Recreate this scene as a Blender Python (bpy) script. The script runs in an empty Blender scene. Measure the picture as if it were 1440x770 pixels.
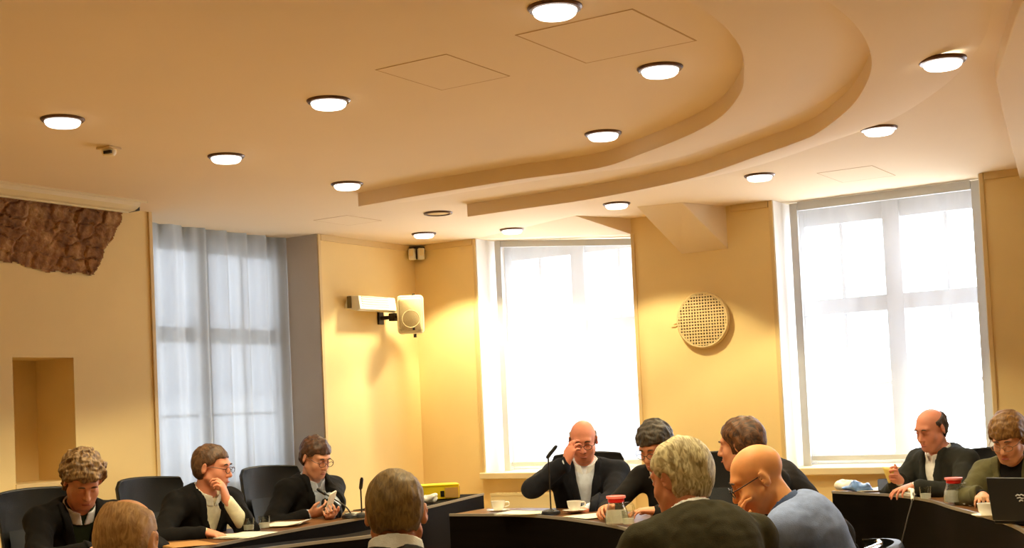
import bpy, math, random
import numpy as np
from mathutils import Vector, Matrix
random.seed(7); RNG = np.random.RandomState(3)
scene = bpy.context.scene
COL = scene.collection
PI = math.pi

# ---------------------------------------------------------------- camera model (all real positions are found from sight lines + a known plane or depth)
F_PX, PP_Y = 1873.4, 492.5
YAW, PITCH, ROLL = -0.5654, 0.044, -0.0457
CAM = np.array([6.4385, -8.7278, 1.343])
H = 2.702                                   # ceiling height
def _rot():
    f = np.array([math.sin(YAW)*math.cos(PITCH), math.cos(YAW)*math.cos(PITCH), math.sin(PITCH)])
    r = np.array([math.cos(YAW), -math.sin(YAW), 0.0]); u = np.cross(r, f)
    c, s = math.cos(ROLL), math.sin(ROLL)
    return np.array([c*r+s*u, -s*r+c*u, f])
RM = _rot()
def ray(x, y): return RM.T @ np.array([(x-720)/F_PX, (PP_Y-y)/F_PX, 1.0])
def at(x, y, d): return CAM + ray(x, y)*d
def hit(x, y, ax, val):
    d = ray(x, y); return CAM + d*((val-CAM[ax])/d[ax])
SR, SF = np.array([RM[0][0], RM[0][1], 0]), np.array([RM[2][0], RM[2][1], 0])
SR /= np.linalg.norm(SR); SF /= np.linalg.norm(SF)
def facing(right, fwd):                     # heading (radians) of +Y local axis, from right / forward components
    v = SR*right + SF*fwd
    return math.atan2(-v[0], v[1])

# ---------------------------------------------------------------- object helpers
def tag(o, label=None, cat=None, group=None, kind=None):
    if label: o['label'] = label
    if cat: o['category'] = cat
    if group: o['group'] = group
    if kind: o['kind'] = kind
    return o
def empty(name, loc, rz=0, **k):
    o = bpy.data.objects.new(name, None); COL.objects.link(o)
    o.empty_display_size = .1
    o.location = Vector([float(v) for v in loc]); o.rotation_euler = (0, 0, rz)
    return tag(o, **k)
def copy_tree(o, parent=None):
    c = o.copy(); COL.objects.link(c)
    if parent is not None: c.parent = parent
    for ch in list(o.children): copy_tree(ch, c)
    return c
def link_mesh(name, verts, faces, mat, parent=None, smooth=True, bevel=0, mats=None, fmat=None):
    me = bpy.data.meshes.new(name)
    me.from_pydata([tuple(map(float, v)) for v in verts], [], [tuple(map(int, f)) for f in faces])
    me.update()
    for m in (mats or [mat]): me.materials.append(m)
    if fmat is not None: me.polygons.foreach_set('material_index', fmat)
    if smooth:
        me.polygons.foreach_set('use_smooth', [True]*len(me.polygons))
    o = bpy.data.objects.new(name, me); COL.objects.link(o)
    if parent is not None: o.parent = parent
    if bevel:
        b = o.modifiers.new('bevel', 'BEVEL'); b.width = bevel; b.segments = 2; b.limit_method = 'ANGLE'; b.angle_limit = math.radians(40)
    if smooth == 'auto':
        try: me.set_sharp_from_angle(angle=math.radians(38))
        except Exception: pass
    return o
class MB:
    def __init__(s): s.v = []; s.f = []
    def add(s, v, f):
        n = len(s.v); s.v += [tuple(map(float, q)) for q in v]; s.f += [tuple(i+n for i in q) for q in f]; return s
    def box(s, c, size, rz=0, M=None):
        a, b, d = [q/2 for q in size]
        vs = [(x, y, z) for x in (-a, a) for y in (-b, b) for z in (-d, d)]
        mt = Matrix.Translation(Vector([float(q) for q in c])) @ (M.to_4x4() if M is not None else Matrix.Rotation(rz, 4, 'Z'))
        return s.add([mt @ Vector(q) for q in vs], [(0,1,3,2),(4,6,7,5),(0,4,5,1),(2,3,7,6),(0,2,6,4),(1,5,7,3)])
    def box2(s, lo, hi): return s.box([(a+b)/2 for a, b in zip(lo, hi)], [b-a for a, b in zip(lo, hi)])
    def prism(s, pts, z0, z1):
        n = len(pts); A = sum(pts[i][0]*pts[(i+1)%n][1]-pts[(i+1)%n][0]*pts[i][1] for i in range(n))
        if A < 0: pts = pts[::-1]
        vs = [(p[0], p[1], z0) for p in pts]+[(p[0], p[1], z1) for p in pts]
        return s.add(vs, [tuple(range(n-1, -1, -1)), tuple(range(n, 2*n))]+[(i, (i+1)%n, n+(i+1)%n, n+i) for i in range(n)])
    def lathe(s, prof, seg=24, c=(0,0,0), M=None, caps=True):
        n = len(prof); vs = []
        for i in range(seg):
            a = 2*PI*i/seg
            for r, z in prof: vs.append(Vector((r*math.cos(a), r*math.sin(a), z)))
        fs = []
        for i in range(seg):
            j = (i+1) % seg
            for k in range(n-1): fs.append((i*n+k, j*n+k, j*n+k+1, i*n+k+1))
        if caps:
            if prof[0][0] > 1e-6: fs.append(tuple(i*n for i in range(seg-1, -1, -1)))
            if prof[-1][0] > 1e-6: fs.append(tuple(i*n+n-1 for i in range(seg)))
        mt = M if M is not None else Matrix.Identity(3)
        cc = Vector([float(q) for q in c])
        return s.add([mt @ q + cc for q in vs], fs)
    def tube(s, path, r, seg=10, closed=False):
        P = [Vector([float(q) for q in p]) for p in path]; n = len(P); rr = r if hasattr(r, '__len__') else [r]*n
        T = []
        for i in range(n):
            a = P[(i-1) % n] if closed or i > 0 else P[0]; b = P[(i+1) % n] if closed or i < n-1 else P[-1]
            T.append((b-a).normalized())
        u = T[0].orthogonal().normalized(); vs = []
        for i in range(n):
            u = (u - T[i]*u.dot(T[i])).normalized(); w = T[i].cross(u)
            for k in range(seg):
                a = 2*PI*k/seg; vs.append(P[i]+(u*math.cos(a)+w*math.sin(a))*rr[i])
        fs = []
        for i in range(n if closed else n-1):
            j = (i+1) % n
            for k in range(seg): fs.append((i*seg+k, i*seg+(k+1) % seg, j*seg+(k+1) % seg, j*seg+k))
        if not closed: fs += [tuple(range(seg-1, -1, -1)), tuple((n-1)*seg+k for k in range(seg))]
        return s.add(vs, fs)
    def grid(s, fn, nu, nv, closed_u=False):
        vs = [fn(i/(nu if closed_u else nu-1), j/(nv-1)) for i in range(nu) for j in range(nv)]
        fs = []
        for i in range(nu if closed_u else nu-1):
            k = (i+1) % nu
            for j in range(nv-1): fs.append((i*nv+j, k*nv+j, k*nv+j+1, i*nv+j+1))
        return s.add(vs, fs)
    def build(s, name, mat, parent=None, smooth='auto', bevel=0, **k):
        o = link_mesh(name, s.v, s.f, mat, parent, smooth, bevel)
        return tag(o, **k) if k else o
def catmull(pts, n=8, closed=False):
    P = [np.array(p, float) for p in pts]; out = []; m = len(P)
    for i in range(m if closed else m-1):
        p0 = P[(i-1) % m] if closed or i > 0 else 2*P[0]-P[1]
        p1, p2 = P[i], P[(i+1) % m]
        p3 = P[(i+2) % m] if closed or i+2 < m else 2*P[-1]-P[-2]
        for k in range(n):
            t = k/n
            out.append(.5*((2*p1)+(-p0+p2)*t+(2*p0-5*p1+4*p2-p3)*t*t+(-p0+3*p1-3*p2+p3)*t**3))
    if not closed: out.append(P[-1])
    return out

# ---------------------------------------------------------------- materials
def new_mat(name):
    m = bpy.data.materials.new(name); m.use_nodes = True
    nt = m.node_tree; b = nt.nodes['Principled BSDF']
    return m, nt, b
def srgb(c):
    return tuple(((v/12.92) if v <= .04045 else ((v+.055)/1.055)**2.4) for v in c)
def mat(name, col, rough=.6, metal=0, var=.0, vscale=8, bump=0, bscale=60, spec=.5, sub=0, coat=0, lin=False, detail=4, stretch=None):
    m, nt, b = new_mat(name); L = nt.links
    c = col if lin else srgb(col)
    b.inputs['Base Color'].default_value = (*c, 1); b.inputs['Roughness'].default_value = rough
    b.inputs['Metallic'].default_value = metal; b.inputs['Specular IOR Level'].default_value = spec
    if sub:
        b.inputs['Subsurface Weight'].default_value = sub; b.inputs['Subsurface Radius'].default_value = (.012, .005, .003)
        b.inputs['Subsurface Scale'].default_value = 1.0
    if coat: b.inputs['Coat Weight'].default_value = coat
    if var or bump:
        tc = nt.nodes.new('ShaderNodeTexCoord'); src = tc.outputs['Object']
        if stretch:
            mp = nt.nodes.new('ShaderNodeMapping'); mp.inputs['Scale'].default_value = stretch
            L.new(src, mp.inputs['Vector']); src = mp.outputs['Vector']
    if var:
        n = nt.nodes.new('ShaderNodeTexNoise'); n.inputs['Scale'].default_value = vscale; n.inputs['Detail'].default_value = detail
        L.new(src, n.inputs['Vector'])
        r = nt.nodes.new('ShaderNodeValToRGB')
        r.color_ramp.elements[0].position = .3; r.color_ramp.elements[1].position = .7
        r.color_ramp.elements[0].color = (*[max(0, v*(1-var)) for v in c], 1)
        r.color_ramp.elements[1].color = (*[min(1, v*(1+var)) for v in c], 1)
        L.new(n.outputs['Fac'], r.inputs['Fac']); L.new(r.outputs['Color'], b.inputs['Base Color'])
    if bump:
        n2 = nt.nodes.new('ShaderNodeTexNoise'); n2.inputs['Scale'].default_value = bscale; n2.inputs['Detail'].default_value = 3
        L.new(src, n2.inputs['Vector'])
        bp = nt.nodes.new('ShaderNodeBump'); bp.inputs['Strength'].default_value = bump; bp.inputs['Distance'].default_value = .004
        L.new(n2.outputs['Fac'], bp.inputs['Height']); L.new(bp.outputs['Normal'], b.inputs['Normal'])
    return m
def emit_mat(name, col, strength):
    m, nt, b = new_mat(name)
    b.inputs['Base Color'].default_value = (*col, 1); b.inputs['Emission Color'].default_value = (*col, 1); b.inputs['Emission Strength'].default_value = strength
    return m
def sheer_mat(name, col, transp):
    m, nt, b = new_mat(name); nt.nodes.remove(b); L = nt.links
    out = nt.nodes['Material Output']
    d = nt.nodes.new('ShaderNodeBsdfDiffuse'); t = nt.nodes.new('ShaderNodeBsdfTranslucent'); tr = nt.nodes.new('ShaderNodeBsdfTransparent')
    for q in (d, t): q.inputs['Color'].default_value = (*srgb(col), 1)
    m1 = nt.nodes.new('ShaderNodeMixShader'); m1.inputs['Fac'].default_value = .6
    L.new(d.outputs[0], m1.inputs[1]); L.new(t.outputs[0], m1.inputs[2])
    m2 = nt.nodes.new('ShaderNodeMixShader')
    # woven threads: fine noise varies how open the weave is
    tc = nt.nodes.new('ShaderNodeTexCoord'); mp = nt.nodes.new('ShaderNodeMapping'); mp.inputs['Scale'].default_value = (3, 3, .25)
    n = nt.nodes.new('ShaderNodeTexNoise'); n.inputs['Scale'].default_value = 6; n.inputs['Detail'].default_value = 2
    mr = nt.nodes.new('ShaderNodeMapRange'); mr.inputs['To Min'].default_value = transp*.8; mr.inputs['To Max'].default_value = min(.95, transp*1.2)
    L.new(tc.outputs['Object'], mp.inputs['Vector']); L.new(mp.outputs['Vector'], n.inputs['Vector']); L.new(n.outputs['Fac'], mr.inputs['Value'])
    L.new(mr.outputs['Result'], m2.inputs['Fac']); L.new(m1.outputs[0], m2.inputs[1]); L.new(tr.outputs[0], m2.inputs[2])
    L.new(m2.outputs[0], out.inputs['Surface'])
    return m
def glass_mat(name, tint=(1, 1, 1), refl=1.0):
    m, nt, b = new_mat(name); nt.nodes.remove(b); L = nt.links; out = nt.nodes['Material Output']
    tr = nt.nodes.new('ShaderNodeBsdfTransparent'); tr.inputs['Color'].default_value = (*tint, 1)
    g = nt.nodes.new('ShaderNodeBsdfGlossy'); g.inputs['Roughness'].default_value = .03
    fr = nt.nodes.new('ShaderNodeLayerWeight'); fr.inputs['Blend'].default_value = .22
    mx = nt.nodes.new('ShaderNodeMath'); mx.operation = 'MULTIPLY_ADD'; mx.inputs[1].default_value = refl*.35; mx.inputs[2].default_value = .03
    L.new(fr.outputs['Facing'], mx.inputs[0])
    m2 = nt.nodes.new('ShaderNodeMixShader'); L.new(mx.outputs[0], m2.inputs['Fac']); L.new(tr.outputs[0], m2.inputs[1]); L.new(g.outputs[0], m2.inputs[2])
    L.new(m2.outputs[0], out.inputs['Surface']); return m
def brick_mat(name):
    m, nt, b = new_mat(name); L = nt.links
    tc = nt.nodes.new('ShaderNodeTexCoord')
    n = nt.nodes.new('ShaderNodeTexNoise'); n.inputs['Scale'].default_value = 9; n.inputs['Detail'].default_value = 8; n.inputs['Roughness'].default_value = .7
    L.new(tc.outputs['Object'], n.inputs['Vector'])
    r = nt.nodes.new('ShaderNodeValToRGB'); e = r.color_ramp.elements
    e[0].position = .3; e[0].color = (*srgb((.34, .21, .11)), 1); e[1].position = .75; e[1].color = (*srgb((.84, .68, .46)), 1)
    q = e.new(.52); q.color = (*srgb((.60, .42, .25)), 1)
    L.new(n.outputs['Fac'], r.inputs['Fac']); L.new(r.outputs['Color'], b.inputs['Base Color'])
    b.inputs['Roughness'].default_value = .95
    n2 = nt.nodes.new('ShaderNodeTexNoise'); n2.inputs['Scale'].default_value = 45; n2.inputs['Detail'].default_value = 6
    L.new(tc.outputs['Object'], n2.inputs['Vector'])
    bp = nt.nodes.new('ShaderNodeBump'); bp.inputs['Strength'].default_value = .6; bp.inputs['Distance'].default_value = .01
    L.new(n2.outputs['Fac'], bp.inputs['Height']); L.new(bp.outputs['Normal'], b.inputs['Normal'])
    return m
def wood_mat(name, c1, c2, rough=.35, scale=(1, 14, 1), coat=0):
    m, nt, b = new_mat(name); L = nt.links
    tc = nt.nodes.new('ShaderNodeTexCoord'); mp = nt.nodes.new('ShaderNodeMapping'); mp.inputs['Scale'].default_value = scale
    n = nt.nodes.new('ShaderNodeTexNoise'); n.inputs['Scale'].default_value = 3; n.inputs['Detail'].default_value = 6
    r = nt.nodes.new('ShaderNodeValToRGB'); e = r.color_ramp.elements
    e[0].position = .3; e[0].color = (*srgb(c1), 1); e[1].position = .7; e[1].color = (*srgb(c2), 1)
    L.new(tc.outputs['Object'], mp.inputs['Vector']); L.new(mp.outputs['Vector'], n.inputs['Vector']); L.new(n.outputs['Fac'], r.inputs['Fac'])
    L.new(r.outputs['Color'], b.inputs['Base Color']); b.inputs['Specular IOR Level'].default_value = .03; b.inputs['Roughness'].default_value = rough; b.inputs['Coat Weight'].default_value = coat
    return m

M = {}
M['wall'] = mat('cream_yellow_plaster', (.945, .84, .60), .85, var=.03, vscale=2.2, bump=.15, bscale=120)
M['trim'] = mat('painted_trim', (.88, .77, .55), .6, var=.02)
M['ceiling'] = mat('ceiling_paint', (.93, .85, .72), .9, var=.015, vscale=1.2)
M['reveal'] = mat('window_reveal_paint', (.93, .91, .88), .8, var=.01)
M['reveal_grey'] = mat('grey_reveal', (.73, .67, .59), .8, var=.02)
M['line'] = mat('panel_joint', (.78, .64, .44), .8, var=.02)
M['floor'] = wood_mat('oak_parquet', (.80, .66, .44), (.90, .78, .56), .45)
M['frame'] = mat('window_frame_paint', (.80, .81, .82), .5, var=.01)
M['sill'] = mat('sill_paint', (.93, .86, .70), .45, var=.02)
M['brick'] = brick_mat('exposed_brick')
M['pane'] = glass_mat('window_glass', (.97, .98, 1.0), .8)
M['sheer'] = sheer_mat('white_sheer', (.97, .97, .98), .87)
M['sheer_dense'] = sheer_mat('dimmed_sheer', (.76, .76, .745), .10)  # greyer and denser than the others to make the left window look dim
M['rim'] = mat('bronze_rim', (.36, .26, .20), .35, metal=.6, var=.05)
M['lamp'] = emit_mat('lamp_lens', (1, .95, .86), 2.6)
M['white_plastic'] = mat('white_plastic', (.93, .91, .84), .45, var=.01)
M['cream_plastic'] = mat('cream_plastic', (.93, .87, .70), .5, var=.01)
M['speaker_grille'] = mat('speaker_grille', (.86, .78, .58), .7, bump=.5, bscale=400)
M['dark_metal'] = mat('dark_metal', (.16, .13, .10), .45, metal=.4, var=.03)
M['black_plastic'] = mat('black_plastic', (.05, .05, .055), .42, var=.05)
M['chrome'] = mat('chrome', (.85, .85, .86), .12, metal=1, var=.01)
M['desk'] = wood_mat('dark_wenge_veneer', (.030, .020, .018), (.050, .032, .027), .62, (1, 1, 12))
M['desk_edge'] = mat('grey_desk_edge', (.55, .52, .48), .3, metal=.2, var=.02)
M['desk_top'] = wood_mat('desk_top_veneer', (.38, .25, .15), (.48, .33, .20), .3)
M['leather'] = mat('black_leather', (.075, .075, .08), .48, bump=.25, bscale=220, var=.06)
M['mesh'] = mat('charcoal_pad', (.13, .14, .16), .6, bump=.3, bscale=300, var=.06)
M['paper'] = mat('white_paper', (.96, .95, .90), .8, var=.01)
M['paper_print'] = mat('printed_paper', (.90, .88, .80), .8, var=.10, vscale=60)
M['yellow'] = mat('yellow_card', (.98, .86, .02), .5, var=.02)
M['yellow_note'] = mat('yellow_note', (.95, .87, .50), .7, var=.02)
M['tan'] = mat('tan_card', (.78, .60, .30), .6, var=.04)
M['kraft'] = mat('brown_folder', (.72, .52, .28), .6, var=.04)
M['red_lid'] = mat('red_lid', (.86, .13, .11), .3, var=.03)
M['pink_lid'] = mat('pink_rim', (.96, .52, .48), .3, var=.02)
M['jug'] = glass_mat('clear_glass', (.95, .96, .93), 1.5)
M['water'] = sheer_mat('whitened_water', (.97, .96, .90), .5)  # milky white put in for the bright reflections in jugs and glasses
M['porcelain'] = mat('white_porcelain', (.95, .93, .88), .2, var=.01)
M['coffee'] = mat('coffee', (.20, .11, .05), .2, var=.05)
M['blue_plastic'] = mat('blue_plastic_wrap', (.45, .60, .85), .3, var=.1)
M['laptop'] = mat('black_laptop_shell', (.10, .105, .12), .4, var=.04)
M['emblem'] = mat('silver_emblem', (.72, .72, .74), .3, var=.02)
M['screen'] = mat('dark_screen', (.03, .03, .035), .15, var=.02)
M['facade'] = mat('grey_facade', (.47, .48, .50), .9, var=.06, vscale=2)
M['radiator'] = mat('radiator_enamel', (.92, .86, .68), .4, var=.01)
M['dark_wall'] = wood_mat('unseen_dark_wall', (.20, .13, .08), (.28, .19, .12), .5)  # unseen walls made dark brown to lower bounce light on the ceiling steps
M['end_grey'] = mat('olive_end_plate', (.45, .38, .22), .6, var=.03)
M['vent'] = mat('vent_enamel', (.86, .76, .55), .5, var=.01)
M['vent_dark'] = mat('vent_inside', (.33, .25, .15), .8, var=.05)
E_SPOT = 74
SKY = 12.0
EXPO = 0.0
# ================================================================ THE SETTING
X_MAX, Y_MIN = 9.2, -11.6
WT = .50                                    # thickness of the outer walls
S = dict(kind='structure')
W1 = (-2.805, -1.202, .84)                  # left-wall window: y0, y1, sill height
NI = (-3.872, -3.446, 1.02, 1.768)          # niche: y0, y1, z0, z1
W2 = (.607, 1.984, .852); W3 = (3.086, 4.476, .852)
W4 = (5.60, 6.99, .852)
b = MB()
b.box2((-WT, Y_MIN, 0), (0, NI[0], H)); b.box2((-WT, NI[0], 0), (0, NI[1], NI[2])); b.box2((-WT, NI[0], NI[3]), (0, NI[1], H))
b.box2((-WT, NI[0], NI[2]), (-.345, NI[1], NI[3])); b.box2((-WT, NI[1], 0), (0, W1[0], H)); b.box2((-WT, W1[0], 0), (0, W1[1], W1[2])); b.box2((-WT, W1[1], 0), (0, 0, H))
b.build('wall_left', M['wall'], smooth=False, **S)
b = MB()
x = -WT
for w in (W2, W3, W4):
    b.box2((x, 0, 0), (w[0], WT, H)); b.box2((w[0], 0, 0), (w[1], WT, w[2])); x = w[1]
b.box2((x, 0, 0), (X_MAX+WT, WT, H))
b.build('wall_back', M['wall'], smooth=False, **S)
MB().box2((X_MAX, Y_MIN, 0), (X_MAX+WT, 0, H)).build('wall_right', M['dark_wall'], smooth=False, **S)
MB().box2((-WT, Y_MIN-WT, 0), (X_MAX+WT, Y_MIN, H)).build('wall_front', M['dark_wall'], smooth=False, **S)
MB().box2((-WT, Y_MIN-WT, -.2), (X_MAX+WT, WT, 0)).build('floor', M['floor'], smooth=False, **S)
MB().box2((-WT-.02, Y_MIN-WT, H), (X_MAX+WT, WT+.02, H+.25)).build('ceiling', M['ceiling'], smooth=False, **S)
# shelf board in the niche
MB().box2((-.345, NI[0], NI[2]), (.004, NI[1], NI[2]+.025)).build('trim_7', M['trim'], smooth=False, **S)

# stepped ceiling rings: each inner lip drops below the ceiling, its underside rises back outwards
RINGS = []
def ceiling_ring(name, pts, drop, width, arc_c, arc_r, end_ang):
    inner = [np.array(q, float) for q in pts]
    a0 = math.atan2(inner[-1][1]-arc_c[1], inner[-1][0]-arc_c[0]); r0 = np.hypot(*(inner[-1]-arc_c))
    for k in range(1, 15):
        a = a0+(end_ang-a0)*k/14; r = r0+(arc_r-r0)*min(1, k/5)
        inner.append(np.array([arc_c[0]+r*math.cos(a), arc_c[1]+r*math.sin(a)]))
    inner = catmull(inner, 6); RINGS.append((np.array(inner), drop, width, np.array(arc_c)))
    n = len(inner); vs = []
    for i in range(n):
        t = inner[min(i+1, n-1)]-inner[max(i-1, 0)]; t /= np.linalg.norm(t)
        nrm = np.array([-t[1], t[0]])
        if nrm @ (inner[i]-arc_c) < 0: nrm = -nrm
        o = inner[i]+nrm*width
        vs += [(*inner[i], H+.01), (*(inner[i]+nrm*.0), H-drop), (*(inner[i]+nrm*.012), H-drop-.001), (*o, H+.004)]
    fs = []
    for i in range(n-1):
        for k in range(3): fs.append((i*4+k, i*4+k+1, (i+1)*4+k+1, (i+1)*4+k))
    fs += [(0, 3, 2, 1), ((n-1)*4, (n-1)*4+1, (n-1)*4+2, (n-1)*4+3)]
    return link_mesh(name, vs, fs, M['ceiling'], None, 'auto')
D1 = .082
F1 = [(504,290),(540,283.5),(580,276),(655,264),(730,252),(840,236.5),(905,215),(970,189),(1015,163),(1041,131),(1046,105)]
F2 = [(657.5,304.5),(730,294),(840,278),(970,251),(1067,218.6),(1120,200),(1151,186),(1194.6,152),(1218,118),(1225.7,84.5)]
p1 = [hit(x, y, 2, H-D1)[:2] for x, y in F1]; p2 = [hit(x, y, 2, H-D1)[:2] for x, y in F2]
tag(ceiling_ring('ceiling_ring', p1, D1, .54, np.array([2.30, -4.80]), 2.42, -1.9), kind='structure')
tag(ceiling_ring('ceiling_ring', p2, D1, .45, np.array([2.10, -4.47]), 2.98, -1.9), kind='structure')
# sloping soffit over the middle window and plaster haunches on the piers
tip = hit(808, 303, 2, H)
A, B1, B0 = (.60, .001, H), (1.986, .001, H-.115), (1.986, .001, H+.002)
Aw, Bw = (.60, WT, H), (1.986, WT, H-.115)
link_mesh('ceiling_soffit', [A, B1, B0, tuple(tip), (A[0], A[1], H+.01), tuple(tip+np.array([0, 0, .01])), (1.986, WT, H-.115), (.60, WT, H), (1.986, WT, H+.01)],
          [(0, 1, 3), (3, 1, 2), (0, 7, 6, 1), (1, 6, 8, 2)], M['ceiling'], None, False)['kind'] = 'structure'
def haunch(name, x0, x1, zlow, f0, f1):
    vs = [(x0, .002, zlow), (x1, .002, zlow), (x1, .002, H+.01), (x0, .002, H+.01), (f0[0], f0[1], H-.001), (f1[0], f1[1], H-.001), (f0[0], f0[1], H+.01), (f1[0], f1[1], H+.01)]
    o = link_mesh(name, vs, [(0, 4, 5, 1), (0, 3, 6, 4), (1, 5, 7, 2), (4, 6, 7, 5), (0, 1, 2, 3)], M['ceiling'], None, False, bevel=.006)
    o['kind'] = 'structure'; return o
haunch('ceiling_haunch', 2.381, 2.742, 2.40, (2.29, -.50), (2.60, -.42))
MB().prism([(4.72, .0), (5.01, -1.71), (5.22, -2.91), (5.49, -3.83), (5.95, -5.2), (X_MAX, -5.2), (X_MAX, 0)], H-.07, H+.02).build('ceiling_bulkhead', M['ceiling'], smooth=False, bevel=.006, **S)

# thin mouldings: cornice strips and window architraves
def strip(name, lo, hi, m='trim'): return MB().box2(lo, hi).build(name, M[m], smooth=False, bevel=.002, **S)
strip('trim_1', (0, W1[1]+.03, H-.045), (.016, 0, H)); strip('trim_2', (0, -.016, H-.045), (W2[0]-.03, 0, H))
strip('trim_3', (2.78, -.016, H-.045), (W3[0]-.03, 0, H)); strip('trim_4', (W3[1]+.03, -.016, H-.045), (4.715, 0, H))
strip('trim_5', (0, W1[0]-.028, W1[2]-.05), (.012, W1[0], H)); strip('trim_6', (0, W1[1], W1[2]-.05), (.012, W1[1]+.028, H))
for k, w in enumerate((W2, W3)):
    strip('trim_%d' % (8+2*k), (w[0]-.026, -.012, w[2]-.05), (w[0], 0, H)); strip('trim_%d' % (9+2*k), (w[1], -.012, w[2]-.05), (w[1]+.026, 0, H-(.115 if k == 0 else 0)))
strip('baseboard_left', (0, Y_MIN, 0), (.015, 0, .09)); strip('baseboard_back', (0, -.015, 0), (X_MAX, 0, .09))

# windows: frame with mullion, transom and sash bars, panes, sill board
def window(n, axis, a0, a1, z0, depth):
    w = empty('window_%d' % n, ((-depth, (a0+a1)/2, z0) if axis == 'x' else ((a0+a1)/2, depth, z0)), PI/2 if axis == 'x' else 0, kind='structure')
    Wd = a1-a0; Ht = H-z0; fr = MB(); e = .075
    def bar(x0, x1, zz0, zz1, t=.07): fr.box2((x0, -t/2, zz0), (x1, t/2, zz1))
    h2 = Wd/2; zt = Ht*.60
    bar(-h2, -h2+e, 0, Ht); bar(h2-e, h2, 0, Ht); bar(-h2+.002, h2-.002, .001, e, .066); bar(-h2+.002, h2-.002, Ht-.16, Ht-.001, .066)
    bar(-.06, .06, .002, Ht-.002, .094); bar(-h2+.003, h2-.003, zt-.055, zt+.055, .086)
    for s in (-1, 1):
        bar(s*h2*.52-.014, s*h2*.52+.014, .003, Ht-.003, .044)
        bar(s*h2*.5-h2*.45, s*h2*.5+h2*.45, zt*.5-.012, zt*.5+.012, .04)
    fr.build('window_frame', M['frame'], w, smooth=False, bevel=.004)
    for s in (-1, 1):
        MB().box2((min(s*.06, s*(h2-e)), -.004, e), (max(s*.06, s*(h2-e)), .004, zt-.055)).build('pane', M['pane'], w, smooth=False)
        MB().box2((min(s*.06, s*(h2-e)), -.004, zt+.055), (max(s*.06, s*(h2-e)), .004, Ht-.16)).build('pane', M['pane'], w, smooth=False)
    return w
window(1, 'x', W1[0], W1[1], W1[2], .42); window(2, 'y', W2[0], W2[1], W2[2], .44); window(3, 'y', W3[0], W3[1], W3[2], .44); window(4, 'y', W4[0], W4[1], W4[2], .44)
# plaster linings of the deep window reveals (white, darker grey at the left window)
def lining(name, lo, hi, m='reveal'): return MB().box2(lo, hi).build(name, M[m], smooth=False, **S)
for k, w in enumerate((W2, W3)):
    lining('trim_%d' % (20+3*k), (w[0], -.004, w[2]), (w[0]+.006, WT, H-(.0 if k else .001)))
    lining('trim_%d' % (21+3*k), (w[1]-.006, -.004, w[2]), (w[1], WT, H-(.0 if k else .117)))
lining('trim_30', (-WT, W1[1]-.006, W1[2]), (.004, W1[1], H), 'reveal_grey'); lining('trim_31', (-WT, W1[0], W1[2]), (.004, W1[0]+.006, H), 'reveal_grey')
# sill boards
MB().box2((-WT, W1[0]-.03, W1[2]-.045), (.05, W1[1]+.03, W1[2])).build('window_sill', M['sill'], smooth=False, bevel=.006, **S)
for w in (W2, W3, W4):
    MB().box2((w[0]-.03, -.05, w[2]-.045), (w[1]+.03, WT, w[2]+.004)).build('window_sill', M['sill'], smooth=False, bevel=.006, **S)

# exposed old brickwork high on the left wall: uneven courses of stone and brick cut into the plaster
def brick_patch():
    poly = [hit(x, y, 0, 0)[1:] for x, y in [(-60,262),(0,270),(60,277),(120,285),(173,294),(166,313),(160,333),(148,345),(140,365),(131,386),(90,383),(50,380),(40,374),(0,366),(-60,360)]]
    poly = [np.array([q[0], min(q[1], H)]) for q in poly]
    ys = np.arange(-4.2, -3.0, .008); zs = np.arange(2.24, H+.004, .008)
    n = len(poly)
    def inside(y, z):
        c = False
        for i in range(n):
            (y1, z1), (y2, z2) = poly[i], poly[(i+1) % n]
            if (z1 > z) != (z2 > z) and y < (y2-y1)*(z-z1)/(z2-z1)+y1: c = not c
        return c
    rs = np.random.RandomState(5); seeds = []; z = 2.18
    while z < H+.1:                            # rough courses of unequal stones, as jittered cell centres
        st = rs.uniform(.060, .105); y = -4.4+rs.uniform(0, .15)
        while y < -2.9:
            seeds.append((y, z+rs.uniform(-.014, .014), rs.uniform(.004, .020))); y += rs.uniform(.10, .25)
        z += st
    seeds = np.array(seeds)
    def height(y, z):
        yy = y+.010*math.sin(z*37+y*11)+.005*math.sin(z*90); zz = z+.008*math.sin(y*29)+.004*math.sin(y*83+z*30)
        d = np.hypot((seeds[:, 0]-yy)*.55, seeds[:, 1]-zz); k = np.argsort(d)[:2]; e = d[k[1]]-d[k[0]]
        return .003+seeds[k[0], 2]*min(1, e/.016)**.7+.0035*math.sin(y*71+zz*43)*math.sin(zz*87-y*27)
    vs = {}; V = []; Fc = []
    def vid(i, j):
        if (i, j) not in vs:
            vs[(i, j)] = len(V); y, z = ys[i], zs[j]
            V.append((max(.002, height(y, z)), y, min(z, H)))
        return vs[(i, j)]
    for i in range(len(ys)-1):
        for j in range(len(zs)-1):
            if inside(ys[i]+.004+.006*math.sin(zs[j]*50), zs[j]+.004+.006*math.sin(ys[i]*43)): Fc.append((vid(i, j), vid(i+1, j), vid(i+1, j+1), vid(i, j+1)))
    return link_mesh('exposed_brickwork', V, Fc, M['brick'], None, False)
tag(brick_patch(), kind='structure')

# facade of the house opposite the left window, sized to block its sky light
f = MB(); f.box2((-4.6, -9, -3), (-4.2, 14, 8.5))
f.build('exterior_facade', M['facade'], smooth=False, **S)
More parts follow.
